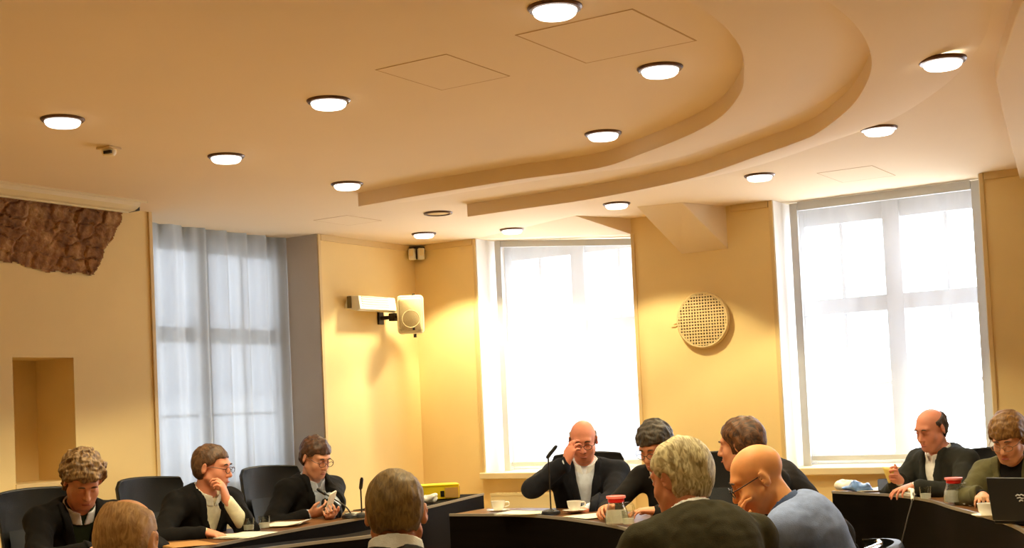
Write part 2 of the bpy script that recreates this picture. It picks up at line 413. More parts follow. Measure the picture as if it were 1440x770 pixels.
# ================================================================ CEILING FIXTURES
def downlight():
    t = empty('downlight', (0, 0, 0))
    r = .088
    m = MB(); m.lathe([(r-.014, -.004), (r-.012, -.012), (r, -.011), (r+.006, -.004), (r+.006, .004), (r-.014, .004)], 36, caps=False); m.build('rim', M['rim'], t)
    m = MB(); m.lathe([(r-.013, .002), (r-.011, -.014), (r-.016, -.026), (r*.72, -.033), (r*.4, -.037), (0.0001, -.038)], 36, caps=False); m.build('lens', M['lamp'], t)
    return t
POS = [(780,10,'nearest to the camera, beside the large ceiling hatch'), (928,95,'between the large ceiling hatch and the inner curved step'), (848,187,'just in front of the inner curved step at mid room'),
       (867,286,'above the right edge of the middle window'), (596,328,'tight in the room corner above the loudspeaker'), (1068,246,'just left of the right-hand window, outside the curved step'),
       (1236,180,'over the middle of the right-hand window'), (1325,81,'outermost of the right-hand side, near the ceiling edge'), (462,141,'left of the small square ceiling hatch'),
       (318,219,'in front of the left window, nearest the smoke detector'), (488,258,'at the left end of the inner curved step'), (88,167,'farthest left, above the exposed brickwork'), (720,322,'half hidden at the top left of the middle window')]
proto = None; SPOTS = []
for x, y, where in POS:
    z = H
    for it in range(6):                       # a downlight sitting in a sloping ring follows its underside
        P = hit(x, y, 2, z); z = H
        for line, drop, wd, c in RINGS:
            i = np.argmin(np.hypot(*(line-P[:2]).T)); d = np.hypot(*(line[i]-P[:2])) if np.hypot(*(P[:2]-c)) > np.hypot(*(line[i]-c)) else -1
            if 0 <= d < wd and 0 < i < len(line)-1: z = min(z, H-drop*(1-d/wd))
    if z < H: P = np.array([P[0], P[1], z-.010])
    if proto is None: proto = downlight(); o = proto
    else: o = copy_tree(proto)
    o.location = Vector([float(q) for q in P])
    tag(o, 'round lit recessed downlight ' + where, 'ceiling light', 'round downlights in the ceiling')
    SPOTS.append(P)
def spot(P, energy, angle=112, blend=.22, col=(1, .86, .52), size=.06):
    l = bpy.data.lights.new('downlight_beam', 'SPOT'); l.energy = energy; l.color = col; l.spot_size = math.radians(angle); l.spot_blend = blend; l.shadow_soft_size = size
    o = bpy.data.objects.new('downlight_beam', l); COL.objects.link(o); o.location = (float(P[0]), float(P[1]), (float(P[2]) if len(P) > 2 else H)-.075); return o
for P in SPOTS: spot(P, E_SPOT)
# unseen dimmer downlights added over the rest of the room for their light
for x, y in [(3.0, -6.3), (4.9, -6.6), (2.0, -7.4), (6.2, -4.6), (6.4, -6.3), (7.9, -4.3), (3.6, -8.3), (7.8, -6.0)]:
    z = H-.07 if x > 5.5 and y > -5.2 else H; spot((x, y, z), E_SPOT*.32); o = copy_tree(proto); o.location = (x, y, z)
    tag(o, 'round lit recessed downlight added over the unseen rear of the room', 'ceiling light', 'round downlights in the ceiling')

# unlit round ceiling loudspeaker
P = hit(616, 299, 2, H); t = empty('ceiling_speaker', (P[0], P[1], H), label='round unlit flush ceiling speaker between the two curved steps', cat='ceiling speaker')
m = MB(); m.lathe([(.080, -.002), (.082, -.012), (.096, -.010), (.10, 0)], 32, caps=False); m.build('rim', M['rim'], t)
m = MB(); m.lathe([(.081, 0), (.081, -.004), (.05, -.007), (.0001, -.008)], 32, caps=False); m.build('grille', M['vent'], t)
# smoke detector on a square base
P = hit(153, 207, 2, H); t = empty('smoke_detector', (P[0], P[1], H), .1, label='small square smoke detector on the ceiling at the far left', cat='smoke detector')
MB().box((0, 0, -.006), (.085, .085, .012)).build('base', M['vent'], t, bevel=.003)
m = MB(); m.lathe([(.034, -.012), (.034, -.030), (.026, -.042), (.0001, -.044)], 24); m.build('sensor', M['cream_plastic'], t)
MB().box((.02, -.03, -.030), (.045, .012, .014)).build('slot', M['dark_metal'], t)
# access hatches: joint line frames round a flush cover
def hatch(name, x0, x1, y0, y1, label, t=.005, lip=.0015):
    h = empty(name, ((x0+x1)/2, (y0+y1)/2, H), label=label, cat='ceiling hatch'); a, b = (x1-x0)/2, (y1-y0)/2
    m = MB(); z = -lip/2
    for s in (-1, 1):
        m.box((s*a, 0, z), (t, 2*b+t, lip)); m.box((0, s*b, z), (2*a-t, t, lip))
    m.build('frame', M['line'], h, smooth=False)
    MB().box((0, 0, -.0006), (2*a-t, 2*b-t, .0012)).build('cover', M['ceiling'], h, smooth=False)
hatch('ceiling_hatch', 3.245, 3.585, -4.60, -4.155, 'small square ceiling hatch with thin outline right of the downlight')
hatch('ceiling_hatch', 3.925, 4.40, -4.64, -4.12, 'large square ceiling hatch with thin outline beside the nearest downlight', .007)
hatch('ceiling_hatch', .44, .735, -1.74, -1.365, 'faint ceiling hatch left of the unlit ceiling speaker', .004)
hatch('ceiling_hatch', 3.71, 4.05, -.845, -.37, 'faint flat ceiling hatch directly above the right-hand window', .004)
# projection screen housing along the ceiling by the brickwork
a = hit(217, 284, 2, H)
t = empty('projection_screen', (.16, -3.72, H), label='long pale roll-up projection screen case on the ceiling above the brickwork', cat='projection screen')
L0 = 2.3; m = MB()
m.add([(x, y, z) for y in (-L0, .60) for x, z in ((-.06, 0), (-.06, -.045), (-.03, -.052), (.05, -.046), (.09, -.026), (.10, 0))],
      [(0,1,2,3,4,5), (11,10,9,8,7,6)]+[(i, i+6, (i+1) % 6+6, (i+1) % 6) for i in range(6)])
m.build('case', M['cream_plastic'], t, smooth=False)
MB().box((.012, .612, -.024), (.10, .03, .046)).build('end_cap', M['dark_metal'], t, bevel=.004)
MB().box((.0, -.84, -.053), (.018, 2.85, .008)).build('slot', M['cream_plastic'], t)
MB().box((.145, -.84, -.006), (.012, 2.9, .012)).build('rail', M['cream_plastic'], t)

# ================================================================ WALL FIXTURES
# round perforated vent between the windows
t = empty('round_wall_vent', (2.534, -.001, 1.912), label='round cream grid vent on the wall between the two bright windows', cat='vent')
RX = Matrix.Rotation(PI/2, 3, 'X')
R = .200
m = MB(); m.lathe([(R-.014, 0), (R, .004), (R, .040), (R-.007, .046), (R-.016, .044), (R-.016, .01)], 48, M=RX, caps=False); m.build('rim', M['vent'], t)
m = MB(); m.lathe([(.0001, .022), (R-.014, .022)], 48, M=RX, caps=False); m.build('backing', M['vent_dark'], t)
m = MB(); st = .0215
for k in range(-8, 9):
    q = k*st; c = math.sqrt(max(0, (R-.014)**2-q*q))
    if c > .02:
        m.box((q, -.040, 0), (.0095, .008, 2*c)); m.box((0, -.0405, q), (2*c, .008, .0095))
m.build('grid', M['vent'], t, smooth=False)
m = MB(); m.tube([(-.205, -.004, -.02), (-.235, -.006, -.03), (-.262, -.003, -.028)], .0035, 6); m.tube([(-.2, -.004, .0), (-.24, -.004, -.012)], .003, 6); m.build('cable_stub', M['vent'], t)

# loudspeaker on a wall bracket near the corner
def from_left(px, py, x): return hit(px, py, 0, x)
c = from_left(577, 443, .30)
t = empty('wall_mounted_loudspeaker', (c[0], c[1], c[2]), facing(.10, -1), label='cream loudspeaker with fabric grille on a wall bracket in the corner', cat='loudspeaker')
w, h, d = .205, .295, .18
def rrect(w, h, r, n=5):
    out = []
    for cx, cz, a0 in ((w/2-r, h/2-r, 0), (-w/2+r, h/2-r, 90), (-w/2+r, -h/2+r, 180), (w/2-r, -h/2+r, 270)):
        for k in range(n+1):
            a = math.radians(a0+90*k/n); out.append((cx+r*math.cos(a), cz+r*math.sin(a)))
    return out
def loft(m, sections):   # sections: list of (outline[(x,z)], y)
    n = len(sections[0][0]); vs = [(x, y, z) for o, y in sections for x, z in o]; fs = [tuple(range(n)), tuple((len(sections)-1)*n+k for k in range(n-1, -1, -1))]
    for s in range(len(sections)-1):
        fs += [(s*n+k, (s+1)*n+k, (s+1)*n+(k+1) % n, s*n+(k+1) % n) for k in range(n)]
    return m.add(vs, fs)
# local +Y points into the room
loft(MB(), [(rrect(w*.62, h*.86, .03), -d*.55), (rrect(w*.9, h*.97, .03), -d*.1), (rrect(w, h, .03), d*.28), (rrect(w, h, .03), d*.42), (rrect(w*.95, h*.965, .025), d*.48)]).build('cabinet', M['cream_plastic'], t)
loft(MB(), [(rrect(w*.84, h*.87, .02), d*.46), (rrect(w*.84, h*.87, .02), d*.50), (rrect(w*.76, h*.80, .02), d*.54)]).build('grille', M['speaker_grille'], t)
m = MB(); m.lathe([(.062, 0), (.066, .003), (.070, 0)], 32, c=(0, d*.535, -.035), M=Matrix.Rotation(-PI/2, 3, 'X'), caps=False); m.build('woofer_ring', M['speaker_grille'], t)
MB().box((-.02, d*.545, -.112), (.018, .006, .018)).build('badge', M['dark_metal'], t)
MB().tube([(-.03, 0, h/2-.005), (-.03, 0, h/2+.018)], .012, 10).build('pivot_knob', M['dark_metal'], t); MB().tube([(-.03, 0, -h/2+.005), (-.03, 0, -h/2-.025)], .012, 10).build('pivot_knob', M['dark_metal'], t)
c2 = from_left(548, 446, .10)
m = MB(); m.box2((0, c2[1]-.03, c2[2]-.05), (.02, c2[1]+.03, c2[2]+.05)); m.tube([(.01, c2[1], c2[2]), (.16, c2[1]+.02, c2[2]), (.26, c[1]-.02, c[2]+.0)], .016, 10); m.box((.13, c2[1]+.01, c2[2]), (.05, .06, .06))
br = m.build('wall_bracket', M['dark_metal'], t, bevel=.002); br.matrix_parent_inverse = Matrix.LocRotScale(t.location, t.rotation_euler, None).inverted()

# slatted uplighter box beside the loudspeaker
c = from_left(524, 428, .09)
t = empty('wall_uplighter', tuple(c), 0, label='slim white slatted box lamp on the wall left of the loudspeaker', cat='wall lamp')
sl = MB()
m = MB(); m.add([(x, y, z) for y in (-.225, .225) for x, z in ((-.10, -.030), (.03, -.058), (.06, -.045), (.045, .055), (-.06, .065))], [(0,1,2,3,4), (9,8,7,6,5)]+[(i, i+5, (i+1) % 5+5, (i+1) % 5) for i in range(5)])
m.build('housing', M['white_plastic'], t, smooth=False, bevel=.005)
for k in range(5):
    q = .012+.018*k; sl.box((.0575-.0015*k*1.2, -.03, -.034+q), (.005, .33, .005))
sl.build('slats', M['cream_plastic'], t)
MB().box((-.04, -.231, .012), (.035, .014, .09)).build('end_plate', M['end_grey'], t, bevel=.003)
MB().box((-.085, .02, 0), (.03, .09, .06)).build('mount', M['dark_metal'], t)

# pair of little sensor heads high in the corner
c = np.array([.085, -.085, H-.075])
t = empty('corner_sensor', tuple(c), PI/4, label='pair of small white sensor heads high in the room corner', cat='sensor')
rz = facing(.0, -1)-PI/4
t.rotation_euler = (0, 0, facing(0, -1))
MB().box((0, -.045, .012), (.13, .02, .10)).build('bracket', M['dark_metal'], t, bevel=.004)
for s in (-1, 1):
    q = empty('sensor_head', (s*.036, -.01, 0), -s*.25); q.parent = t
    MB().box((0, 0, 0), (.052, .05, .092)).build('head_case', M['white_plastic'], q, bevel=.008)
    MB().box((0, .026, .01), (.034, .006, .05)).build('lens_window', M['cream_plastic'], q, bevel=.002)

# radiators
def radiator(loc, rz, L0, z0, z1, label):
    t = empty('radiator', loc, rz, label=label, cat='radiator')
    Ht = z1-z0
    m = MB(); m.box((0, .03, Ht/2), (L0, .014, Ht-.03)); m.build('front_panel', M['radiator'], t, bevel=.006)
    m = MB(); m.box((0, -.03, Ht/2), (L0-.02, .014, Ht-.04)); m.build('rear_panel', M['radiator'], t, bevel=.004)
    m = MB()
    for k in range(int(L0/.03)): m.box((-L0/2+.02+k*.03, 0, Ht-.008), (.008, .075, .012))
    m.box((0, .036, Ht-.008), (L0, .006, .018)); m.box((0, -.036, Ht-.008), (L0, .006, .018)); m.build('top_grille', M['radiator'], t, smooth=False)
    for s in (-1, 1): MB().box((s*(L0/2-.004), 0, Ht/2), (.006, .075, Ht-.02)).build('side_cover', M['radiator'], t, smooth=False)
    for s in (-1, 1): MB().tube([(s*(L0/2-.08), 0, .02), (s*(L0/2-.08), 0, -z0)], .011, 10).build('feed_pipe', M['radiator'], t)
radiator((1.33, -.085, .14), PI, 1.22, .14, .702, 'long cream panel radiator under the middle window')
radiator((.085, -1.95, .14), -PI/2, 1.35, .14, .74, 'cream panel radiator under the dim left window')

# ================================================================ CURTAINS
def curtain(name, fn, nu, m, label):
    o = MB().grid(fn, nu, 12).build(name, M[m], None, True); tag(o, label, 'curtain'); return o
def folds(u, amp, edge):
    return amp*(math.sin(u*61)*.6+math.sin(u*37+1)*.4)*edge
y0, y1 = W1[0]+.008, W1[1]-.008
curtain('sheer_curtain', lambda u, v: (-.315+.022*math.sin(u*46+.6*math.sin(u*9))+.010*math.sin(u*97), y0+(y1-y0)*u, W1[2]+.004+(H+.004-W1[2])*v), 220, 'sheer_dense', 'sheer curtain greyed to look dim, filling the left-wall window')
for k, (w, lab) in enumerate(((W2, 'white sheer curtain glowing in the middle window'), (W3, 'white sheer curtain glowing in the right-hand window'))):
    a, c = w[0]+.045, w[1]-.045; e = .17
    def fn(u, v, a=a, c=c, e=e, k=k):
        x = a+(c-a)*u; edge = max(0, 1-min(u, 1-u)/.12)
        top = (H-.006) if k else H-.006-.118*max(0, min(1, u*.98))
        return (x, .255+.006*math.sin(u*40)+.018*edge*math.sin(u*190), w[2]+.02+(top-w[2]-.02)*v)
    curtain('sheer_curtain', fn, 200, 'sheer', lab)
    # bottom bar and side rails of the blind
    t = empty('curtain_rail', ((a+c)/2, .21, w[2]), label='pale metal guide frame of the sheer curtain in the %s window' % ('middle' if k == 0 else 'right-hand'), cat='curtain rail')
    top = H-w[2]
    L1 = (c-a)/2
    for s in (-1, 1):
        hh = top-.01-(0 if k else (.118 if s > 0 else 0))
        MB().box((s*(L1-.030), .0, hh/2), (.055, .03, hh)).build('side_rail', M['frame'], t, smooth=False, bevel=.003)
    MB().box((0, .02, .055), (2*L1-.12, .02, .035)).build('bottom_bar', M['frame'], t, smooth=False, bevel=.003)
    if k == 0: 
        m = MB().box((0, 0, .0), (2*L1-.12, .03, .05), M=Matrix.Rotation(math.atan2(.118, 2*L1), 3, 'Y')); o = m.build('head_rail', M['frame'], t, smooth=False); o.location = (0, 0, top-.09)
    else: MB().box((0, 0, top-.035), (2*L1-.12, .03, .06)).build('head_rail', M['frame'], t, smooth=False, bevel=.003)
# ================================================================ PEOPLE: smooth distance-field bodies turned into one continuous surface
def vec(*a): return np.array(a, float)
def unit(v): v = np.array(v, float); return v/np.linalg.norm(v)
class Field:
    def __init__(s, lo, hi, h):
        s.lo = np.array(lo, float); s.h = h
        s.n = np.maximum(4, np.ceil((np.array(hi, float)-s.lo)/h).astype(int)+1)
        s.F = np.full(tuple(s.n), .5, np.float32)
    def sub(s, lo, hi):
        a = np.clip(np.floor((np.array(lo)-s.lo)/s.h).astype(int), 0, s.n-1); b = np.clip(np.ceil((np.array(hi)-s.lo)/s.h).astype(int)+1, 1, s.n)
        if np.any(b <= a): return None
        g = np.meshgrid(*[s.lo[i]+s.h*np.arange(a[i], b[i], dtype=np.float32) for i in range(3)], indexing='ij', sparse=True)
        return tuple(slice(a[i], b[i]) for i in range(3)), g
    def blend(s, sl, d, k, op='u'):
        A = s.F[sl]
        if op == 'u':
            if k > 0: hh = np.clip(.5+.5*(A-d)/k, 0, 1); s.F[sl] = A*(1-hh)+d*hh-k*hh*(1-hh)
            else: s.F[sl] = np.minimum(A, d)
        else:      # subtract
            d = -d
            if k > 0: hh = np.clip(.5-.5*(A-d)/k, 0, 1); s.F[sl] = A*(1-hh)+d*hh+k*hh*(1-hh)
            else: s.F[sl] = np.maximum(A, d)
    def cone(s, a, b, ra, rb, k=.02, op='u', infl=0, flat=None):
        a = np.array(a, float); b = np.array(b, float); ra += infl; rb += infl; m = max(ra, rb)+k+3*s.h
        q = s.sub(np.minimum(a, b)-m, np.maximum(a, b)+m)
        if q is None: return
        sl, (X, Y, Z) = q; ba = b-a; L2 = max(1e-9, ba@ba)
        t = np.clip(((X-a[0])*ba[0]+(Y-a[1])*ba[1]+(Z-a[2])*ba[2])/L2, 0, 1)
        dx, dy, dz = X-a[0]-t*ba[0], Y-a[1]-t*ba[1], Z-a[2]-t*ba[2]
        d2 = dx*dx+dy*dy+dz*dz
        if flat is not None:      # (axis, factor): squeeze across axis
            ax, f = flat; c = dx*ax[0]+dy*ax[1]+dz*ax[2]; d2 = d2+c*c*(1/(f*f)-1)
            d = (np.sqrt(d2)-(ra+(rb-ra)*t))*.9
        else: d = np.sqrt(d2)-(ra+(rb-ra)*t)
        s.blend(sl, d.astype(np.float32), k, op)
    def ell(s, c, r, R=None, k=.02, op='u', infl=0):
        c = np.array(c, float); r = np.array(r, float)+infl; m = max(r)+k+3*s.h
        q = s.sub(c-m, c+m)
        if q is None: return
        sl, (X, Y, Z) = q; X, Y, Z = X-c[0], Y-c[1], Z-c[2]
        if R is None: u, v, w = X, Y, Z
        else: u, v, w = [X*R[0][i]+Y*R[1][i]+Z*R[2][i] for i in range(3)]
        k0 = np.sqrt((u/r[0])**2+(v/r[1])**2+(w/r[2])**2); k1 = np.sqrt((u/r[0]**2)**2+(v/r[1]**2)**2+(w/r[2]**2)**2)+1e-6
        s.blend(sl, (k0*(k0-1)/k1).astype(np.float32), k, op)
    def coords(s): return np.meshgrid(*[s.lo[i]+s.h*np.arange(s.n[i], dtype=np.float32) for i in range(3)], indexing='ij', sparse=True)
    def noise(s, amp, fr, seed=0):
        m = np.where(np.abs(s.F) < .03); P = [s.lo[i]+s.h*m[i] for i in range(3)]; rs = np.random.RandomState(seed); n = 0
        for q in range(6):
            d = rs.normal(size=3); d /= np.linalg.norm(d); f = fr*rs.uniform(.6, 1.7)
            n = n+np.sin(f*(P[0]*d[0]+P[1]*d[1]+P[2]*d[2])+rs.uniform(0, 6)+1.5*np.sin(.5*f*(P[0]*d[1]-P[1]*d[2]+P[2]*d[0])))
        s.F[m] += (amp*n/2.4).astype(np.float32)
    def mesh(s):
        F = s.F; F = np.where(F == 0, 1e-6, F)
        F[0], F[-1] = .5, .5; F[:, 0], F[:, -1] = .5, .5; F[:, :, 0], F[:, :, -1] = .5, .5
        I = F < 0; nx, ny, nz = F.shape
        cnt = np.zeros((nx-1, ny-1, nz-1), np.uint8)
        for a in (0, 1):
            for b in (0, 1):
                for c in (0, 1): cnt += I[a:nx-1+a, b:ny-1+b, c:nz-1+c]
        act = np.argwhere((cnt > 0) & (cnt < 8)); 
        pos = np.zeros((len(act), 3)); num = np.zeros(len(act)); i, j, k = act.T
        cor = {(a, b, c): F[i+a, j+b, k+c].astype(float) for a in (0, 1) for b in (0, 1) for c in (0, 1)}
        for ax in range(3):
            for p in (0, 1):
                for q in (0, 1):
                    o = [0, 0, 0]; o[(ax+1) % 3] = p; o[(ax+2) % 3] = q; e = list(o); e[ax] = 1
                    A, B = cor[tuple(o)], cor[tuple(e)]; cr = (A < 0) != (B < 0)
                    t = np.where(cr, A/np.where(cr, A-B, 1), 0)
                    for d in range(3): pos[:, d] += np.where(cr, o[d]+(t if d == ax else 0), 0)
                    num += cr
        V = (act+pos/num[:, None])*s.h+s.lo
        vid = np.full(cnt.shape, -1, np.int32); vid[i, j, k] = np.arange(len(act))
        quads = []
        for ax in range(3):
            sl0 = [slice(1, n-1) for n in F.shape]; sl1 = list(sl0); sl0[ax] = slice(0, F.shape[ax]-1); sl1[ax] = slice(1, F.shape[ax])
            A, B = I[tuple(sl0)], I[tuple(sl1)]; w = np.argwhere(A != B)
            off = np.array([1, 1, 1]); off[ax] = 0; w2 = w+off; inn = A[tuple(w.T)]
            u, v = (ax+1) % 3, (ax+2) % 3
            def at_(du, dv):
                z = w2.copy(); z[:, u] -= du; z[:, v] -= dv; return vid[tuple(z.T)]
            q = np.stack([at_(1, 1), at_(0, 1), at_(0, 0), at_(1, 0)], 1)
            q[~inn] = q[~inn][:, ::-1]; quads.append(q)
        return V, np.concatenate(quads)
def mesh_obj(name, V, Q, m, parent, relax=1):
    if relax:                                # light Laplacian relax takes the voxel stair out
        for _ in range(relax):
            acc = np.zeros_like(V); c = np.zeros(len(V))
            for a in range(4):
                b = (a+1) % 4
                np.add.at(acc, Q[:, a], V[Q[:, b]]); np.add.at(acc, Q[:, b], V[Q[:, a]]); np.add.at(c, Q[:, a], 1); np.add.at(c, Q[:, b], 1)
            V = V*.5+.5*acc/np.maximum(c, 1)[:, None]
    me = bpy.data.meshes.new(name); me.vertices.add(len(V)); me.vertices.foreach_set('co', V.astype(np.float32).ravel())
    me.loops.add(4*len(Q)); me.loops.foreach_set('vertex_index', Q.astype(np.int32).ravel())
    me.polygons.add(len(Q)); me.polygons.foreach_set('loop_start', np.arange(0, 4*len(Q), 4, dtype=np.int32)); me.polygons.foreach_set('loop_total', np.full(len(Q), 4, np.int32))
    me.update(calc_edges=True); me.validate(); me.polygons.foreach_set('use_smooth', [True]*len(me.polygons)); me.materials.append(m)
    o = bpy.data.objects.new(name, me); COL.objects.link(o)
    if parent is not None: o.parent = parent
    return o
def rotx(a): c, s = math.cos(a), math.sin(a); return np.array([[1, 0, 0], [0, c, -s], [0, s, c]])
def roty(a): c, s = math.cos(a), math.sin(a); return np.array([[c, 0, s], [0, 1, 0], [-s, 0, c]])
def rotz(a): c, s = math.cos(a), math.sin(a); return np.array([[c, -s, 0], [s, c, 0], [0, 0, 1]])
def ik(S_, T, l1, l2, pole):
    d = T-S_; L = np.linalg.norm(d); L = min(L, (l1+l2)*.995); u = unit(d); T = S_+u*L
    a = (l1*l1-l2*l2+L*L)/(2*L); h = math.sqrt(max(0, l1*l1-a*a)); p = np.array(pole, float); p = p-u*(p@u); p = unit(p)
    return S_+u*a+p*h, T
SKIN = {}
def skin(c):
    if c not in SKIN: SKIN[c] = mat('skin', c, .5, var=.07, vscale=22, sub=.12, spec=.35)
    return SKIN[c]
HM = {}
def hair_mat(c, c2):
    if (c, c2) not in HM:
        m, nt, b = new_mat('hair'); L = nt.links
        tc = nt.nodes.new('ShaderNodeTexCoord'); mp = nt.nodes.new('ShaderNodeMapping'); mp.inputs['Scale'].default_value = (60, 14, 20)
        n = nt.nodes.new('ShaderNodeTexNoise'); n.inputs['Scale'].default_value = 1.6; n.inputs['Detail'].default_value = 4; n.inputs['Distortion'].default_value = 1.2
        r = nt.nodes.new('ShaderNodeValToRGB'); e = r.color_ramp.elements; e[0].position = .35; e[0].color = (*srgb(c), 1); e[1].position = .7; e[1].color = (*srgb(c2), 1)
        L.new(tc.outputs['Object'], mp.inputs['Vector']); L.new(mp.outputs['Vector'], n.inputs['Vector']); L.new(n.outputs['Fac'], r.inputs['Fac']); L.new(r.outputs['Color'], b.inputs['Base Color'])
        bp = nt.nodes.new('ShaderNodeBump'); bp.inputs['Strength'].default_value = .45; bp.inputs['Distance'].default_value = .004
        L.new(n.outputs['Fac'], bp.inputs['Height']); L.new(bp.outputs['Normal'], b.inputs['Normal']); b.inputs['Roughness'].default_value = .55
        HM[(c, c2)] = m
    return HM[(c, c2)]
CM = {}
def cloth(c, rough=.85, name='cloth'):
    if (c, name) not in CM: CM[(c, name)] = mat(name, c, rough, var=.12, vscale=30, bump=.35, bscale=260, spec=.2)
    return CM[(c, name)]

def hand(f, W, fdir, n, right, curl=(.5, .5, .5, .55), sc=1.0, spread=.12, thumb=(.030, .026, .012)):
    fd = unit(fdir); n = unit(n-fd*(n@fd)); l = np.cross(fd, n) if right else np.cross(n, fd)
    R = np.stack([l, fd, n], 1); s = sc
    f.ell(W+fd*.046*s, (.039*s, .052*s, .0165*s), R, k=.012)
    f.cone(W-fd*.02, W+fd*.03*s, .023*s, .025*s, k=.015, flat=(n, .72))
    for i, (o, L0, r) in enumerate(((.031, .073, .0086), (.0105, .082, .0088), (-.0105, .076, .0084), (-.030, .060, .0075))):
        p = W+fd*(.084-.010*abs(i-1.2)*.8)*s+l*o*s; a = 0
        d0 = unit(fd+l*(o/.031)*spread)
        for seg, q in enumerate((.44, .31, .25)):
            a += curl[i]*(.75 if seg == 0 else 1.0)
            d = d0*math.cos(a)+n*math.sin(a); e = p+d*L0*q*s
            f.cone(p, e, r*s*(1-.09*seg), r*s*(1-.09*(seg+1)), k=.004); p = e
    p = W+fd*.022*s+l*.026*s
    e = p+(l*thumb[1]+fd*thumb[0]+n*thumb[2])*s; f.cone(p, e, .0125*s, .0105*s, k=.010)
    e2 = e+unit(l*thumb[1]*.35+fd*thumb[0]*1.2+n*thumb[2]*1.3)*.030*s; f.cone(e, e2, .0102*s, .0078*s, k=.004)

def person(label, px, py, depth, face, lean=.35, hunch=.2, nod=.3, turn=0, tilt=0, h=.006, skin_c=(.86, .62, .47), hs=1.0,
           hair=None, top=None, inner=None, vneck=None, collar=None, glasses=None, hands=None, sh=.185, bulk=1.0, brows=(.30, .2, .13), trousers=(.10, .10, .12), name_top='jacket', female=False, elbows=None, neck_r=.055, lips=(.72, .42, .36), hand_sc=1.0, collar_h=0, sdrop=.045):
    # --- skeleton in a local frame (x right, y forward, z up)
    hl = lean; t1 = vec(0, math.sin(hl), math.cos(hl)); t2 = vec(0, math.sin(hl+hunch), math.cos(hl+hunch)); 
    P0 = vec(0, 0, 0); C = P0+t1*.31; N = C+t2*.155; ph = hl*.5+hunch*.8+.15
    tn = vec(math.sin(tilt)*.4, math.sin(ph), math.cos(ph)); HC = N+tn*.165*hs
    T = at(px, py, depth); rz = face
    cr, sr_ = math.cos(rz), math.sin(rz)
    base = vec(T[0]-(cr*HC[0]-sr_*HC[1]), T[1]-(sr_*HC[0]+cr*HC[1]), 0); hz = T[2]-HC[2]
    def loc(w): d = np.array(w, float)-base; return vec(cr*d[0]+sr_*d[1], -sr_*d[0]+cr*d[1], d[2])
    up = vec(0, 0, hz); P0, C, N, HC = P0+up, C+up, N+up, HC+up
    print('person pelvis z %.2f head %.2f %.2f %.2f  base %.2f %.2f' % (hz, *T, base[0], base[1]))
    ezc = unit(t1+t2); eyc = np.cross(ezc, vec(1, 0, 0)); RC = np.stack([vec(1, 0, 0), eyc, ezc], 1)
    RH = rotz(turn) @ rotx(-(ph*.0+nod)) @ roty(tilt)                     # head frame: columns = right, front, up
    def hp(x, y, z): return HC+RH @ (vec(x, y, z)*hs)
    NB = N+vec(0, .005, .0)
    SHO = {s: N-ezc*sdrop+RC @ vec(s*sh, -.005, 0) for s in (1, -1)}
    root = empty('person', base, rz, label=label, cat='person')
    # --- arms
    arms = {}
    for s, key in ((1, 'R'), (-1, 'L')):
        spec = (hands or {}).get(key, {})
        if 'px' in spec: tgt = loc(at(*spec['px']))
        else: tgt = vec(*spec.get('loc', (s*.15, .42, .775)))
        pole = vec(*spec.get('pole', (s*.9, -.7, -.30)))
        E_, W_ = ik(SHO[s], tgt, .285*(.93 if female else 1), .26*(.93 if female else 1), pole)
        fd = spec.get('dir'); fd = vec(*fd) if fd is not None else unit(unit(W_-E_)*vec(1, 1, .3)+vec(-s*.15, .1, 0))
        nn = vec(*spec.get('palm', (0, 0, -1)))
        arms[s] = (E_, W_, fd, nn, spec)
    allp = [P0, C, N, HC]+[a[i] for a in arms.values() for i in (0, 1)]
    lo = np.min(allp, 0)-vec(.30, .30, .22); hi = np.max(allp, 0)+vec(.30, .30, .22); lo[2] = hz-.17
    # --- skin: one continuous body
    f = Field(lo, hi, h); b = bulk
    f.ell(P0+vec(0, 0, .02), (.15*b, .11*b, .12), k=.05); f.ell(P0+t1*.16, (.14*b, .10*b, .16), RC, k=.05); f.ell(C, (.15*b, .105*b, .18), RC, k=.05)
    f.cone(SHO[1], SHO[-1], .045, .045, k=.04)
    for s in (1, -1):
        E_, W_, fd, nn, spec = arms[s]
        f.cone(SHO[s], E_, .045, .038, k=.04); f.cone(E_, W_, .038, .025, k=.015)
        hand(f, W_, fd, nn, s == 1, spec.get('curl', (.35, .4, .45, .5)), sc=hand_sc*(.92 if female else 1.02), thumb=spec.get('thumb', (.030, .026, .012)))
    f.cone(N-ezc*.03, hp(0, -.022, -.045), neck_r*1.12, neck_r*.95, k=.03)
    f.cone(N-ezc*.02+vec(.03, -.01, 0), SHO[1]*.5+N*.5, .045, .04, k=.04); f.cone(N-ezc*.02-vec(.03, .01, 0), SHO[-1]*.5+N*.5, .045, .04, k=.04)
    HR = RH; s_ = hs
    def E(c, r, k=.015, op='u', R=None): f.ell(hp(*c), vec(*r)*s_, HR if R is None else HR @ R, k=k*s_, op=op)
    E((0, -.012, .034), (.0755, .096, .083)); E((0, .020, -.030), (.061, .070, .072), .03); E((0, .050, -.070), (.046, .042, .042), .03)
    f.cone(hp(0, .070, -.098), hp(0, .066, -.094), .020*s_, .020*s_, k=.022)
    for s in (1, -1):
        E((s*.038, .056, -.030), (.026, .026, .030), .02)             # cheeks
        f.cone(hp(s*.056, .008, -.052), hp(s*.030, .060, -.098), .017*s_, .017*s_, k=.025)   # jaw line
    E((0, .076, .030), (.050, .018, .014), .02)                       # brow ridge
    for s in (1, -1): E((s*.031, .096, .006), (.018, .014, .012), .014, 's')
    for s in (1, -1): E((s*.031, .077, .005), (.0145, .0125, .0115), .004)          # lowered lids
    f.cone(hp(0, .086, .014), hp(0, .110, -.030), .0085*s_, .0125*s_, k=.012)
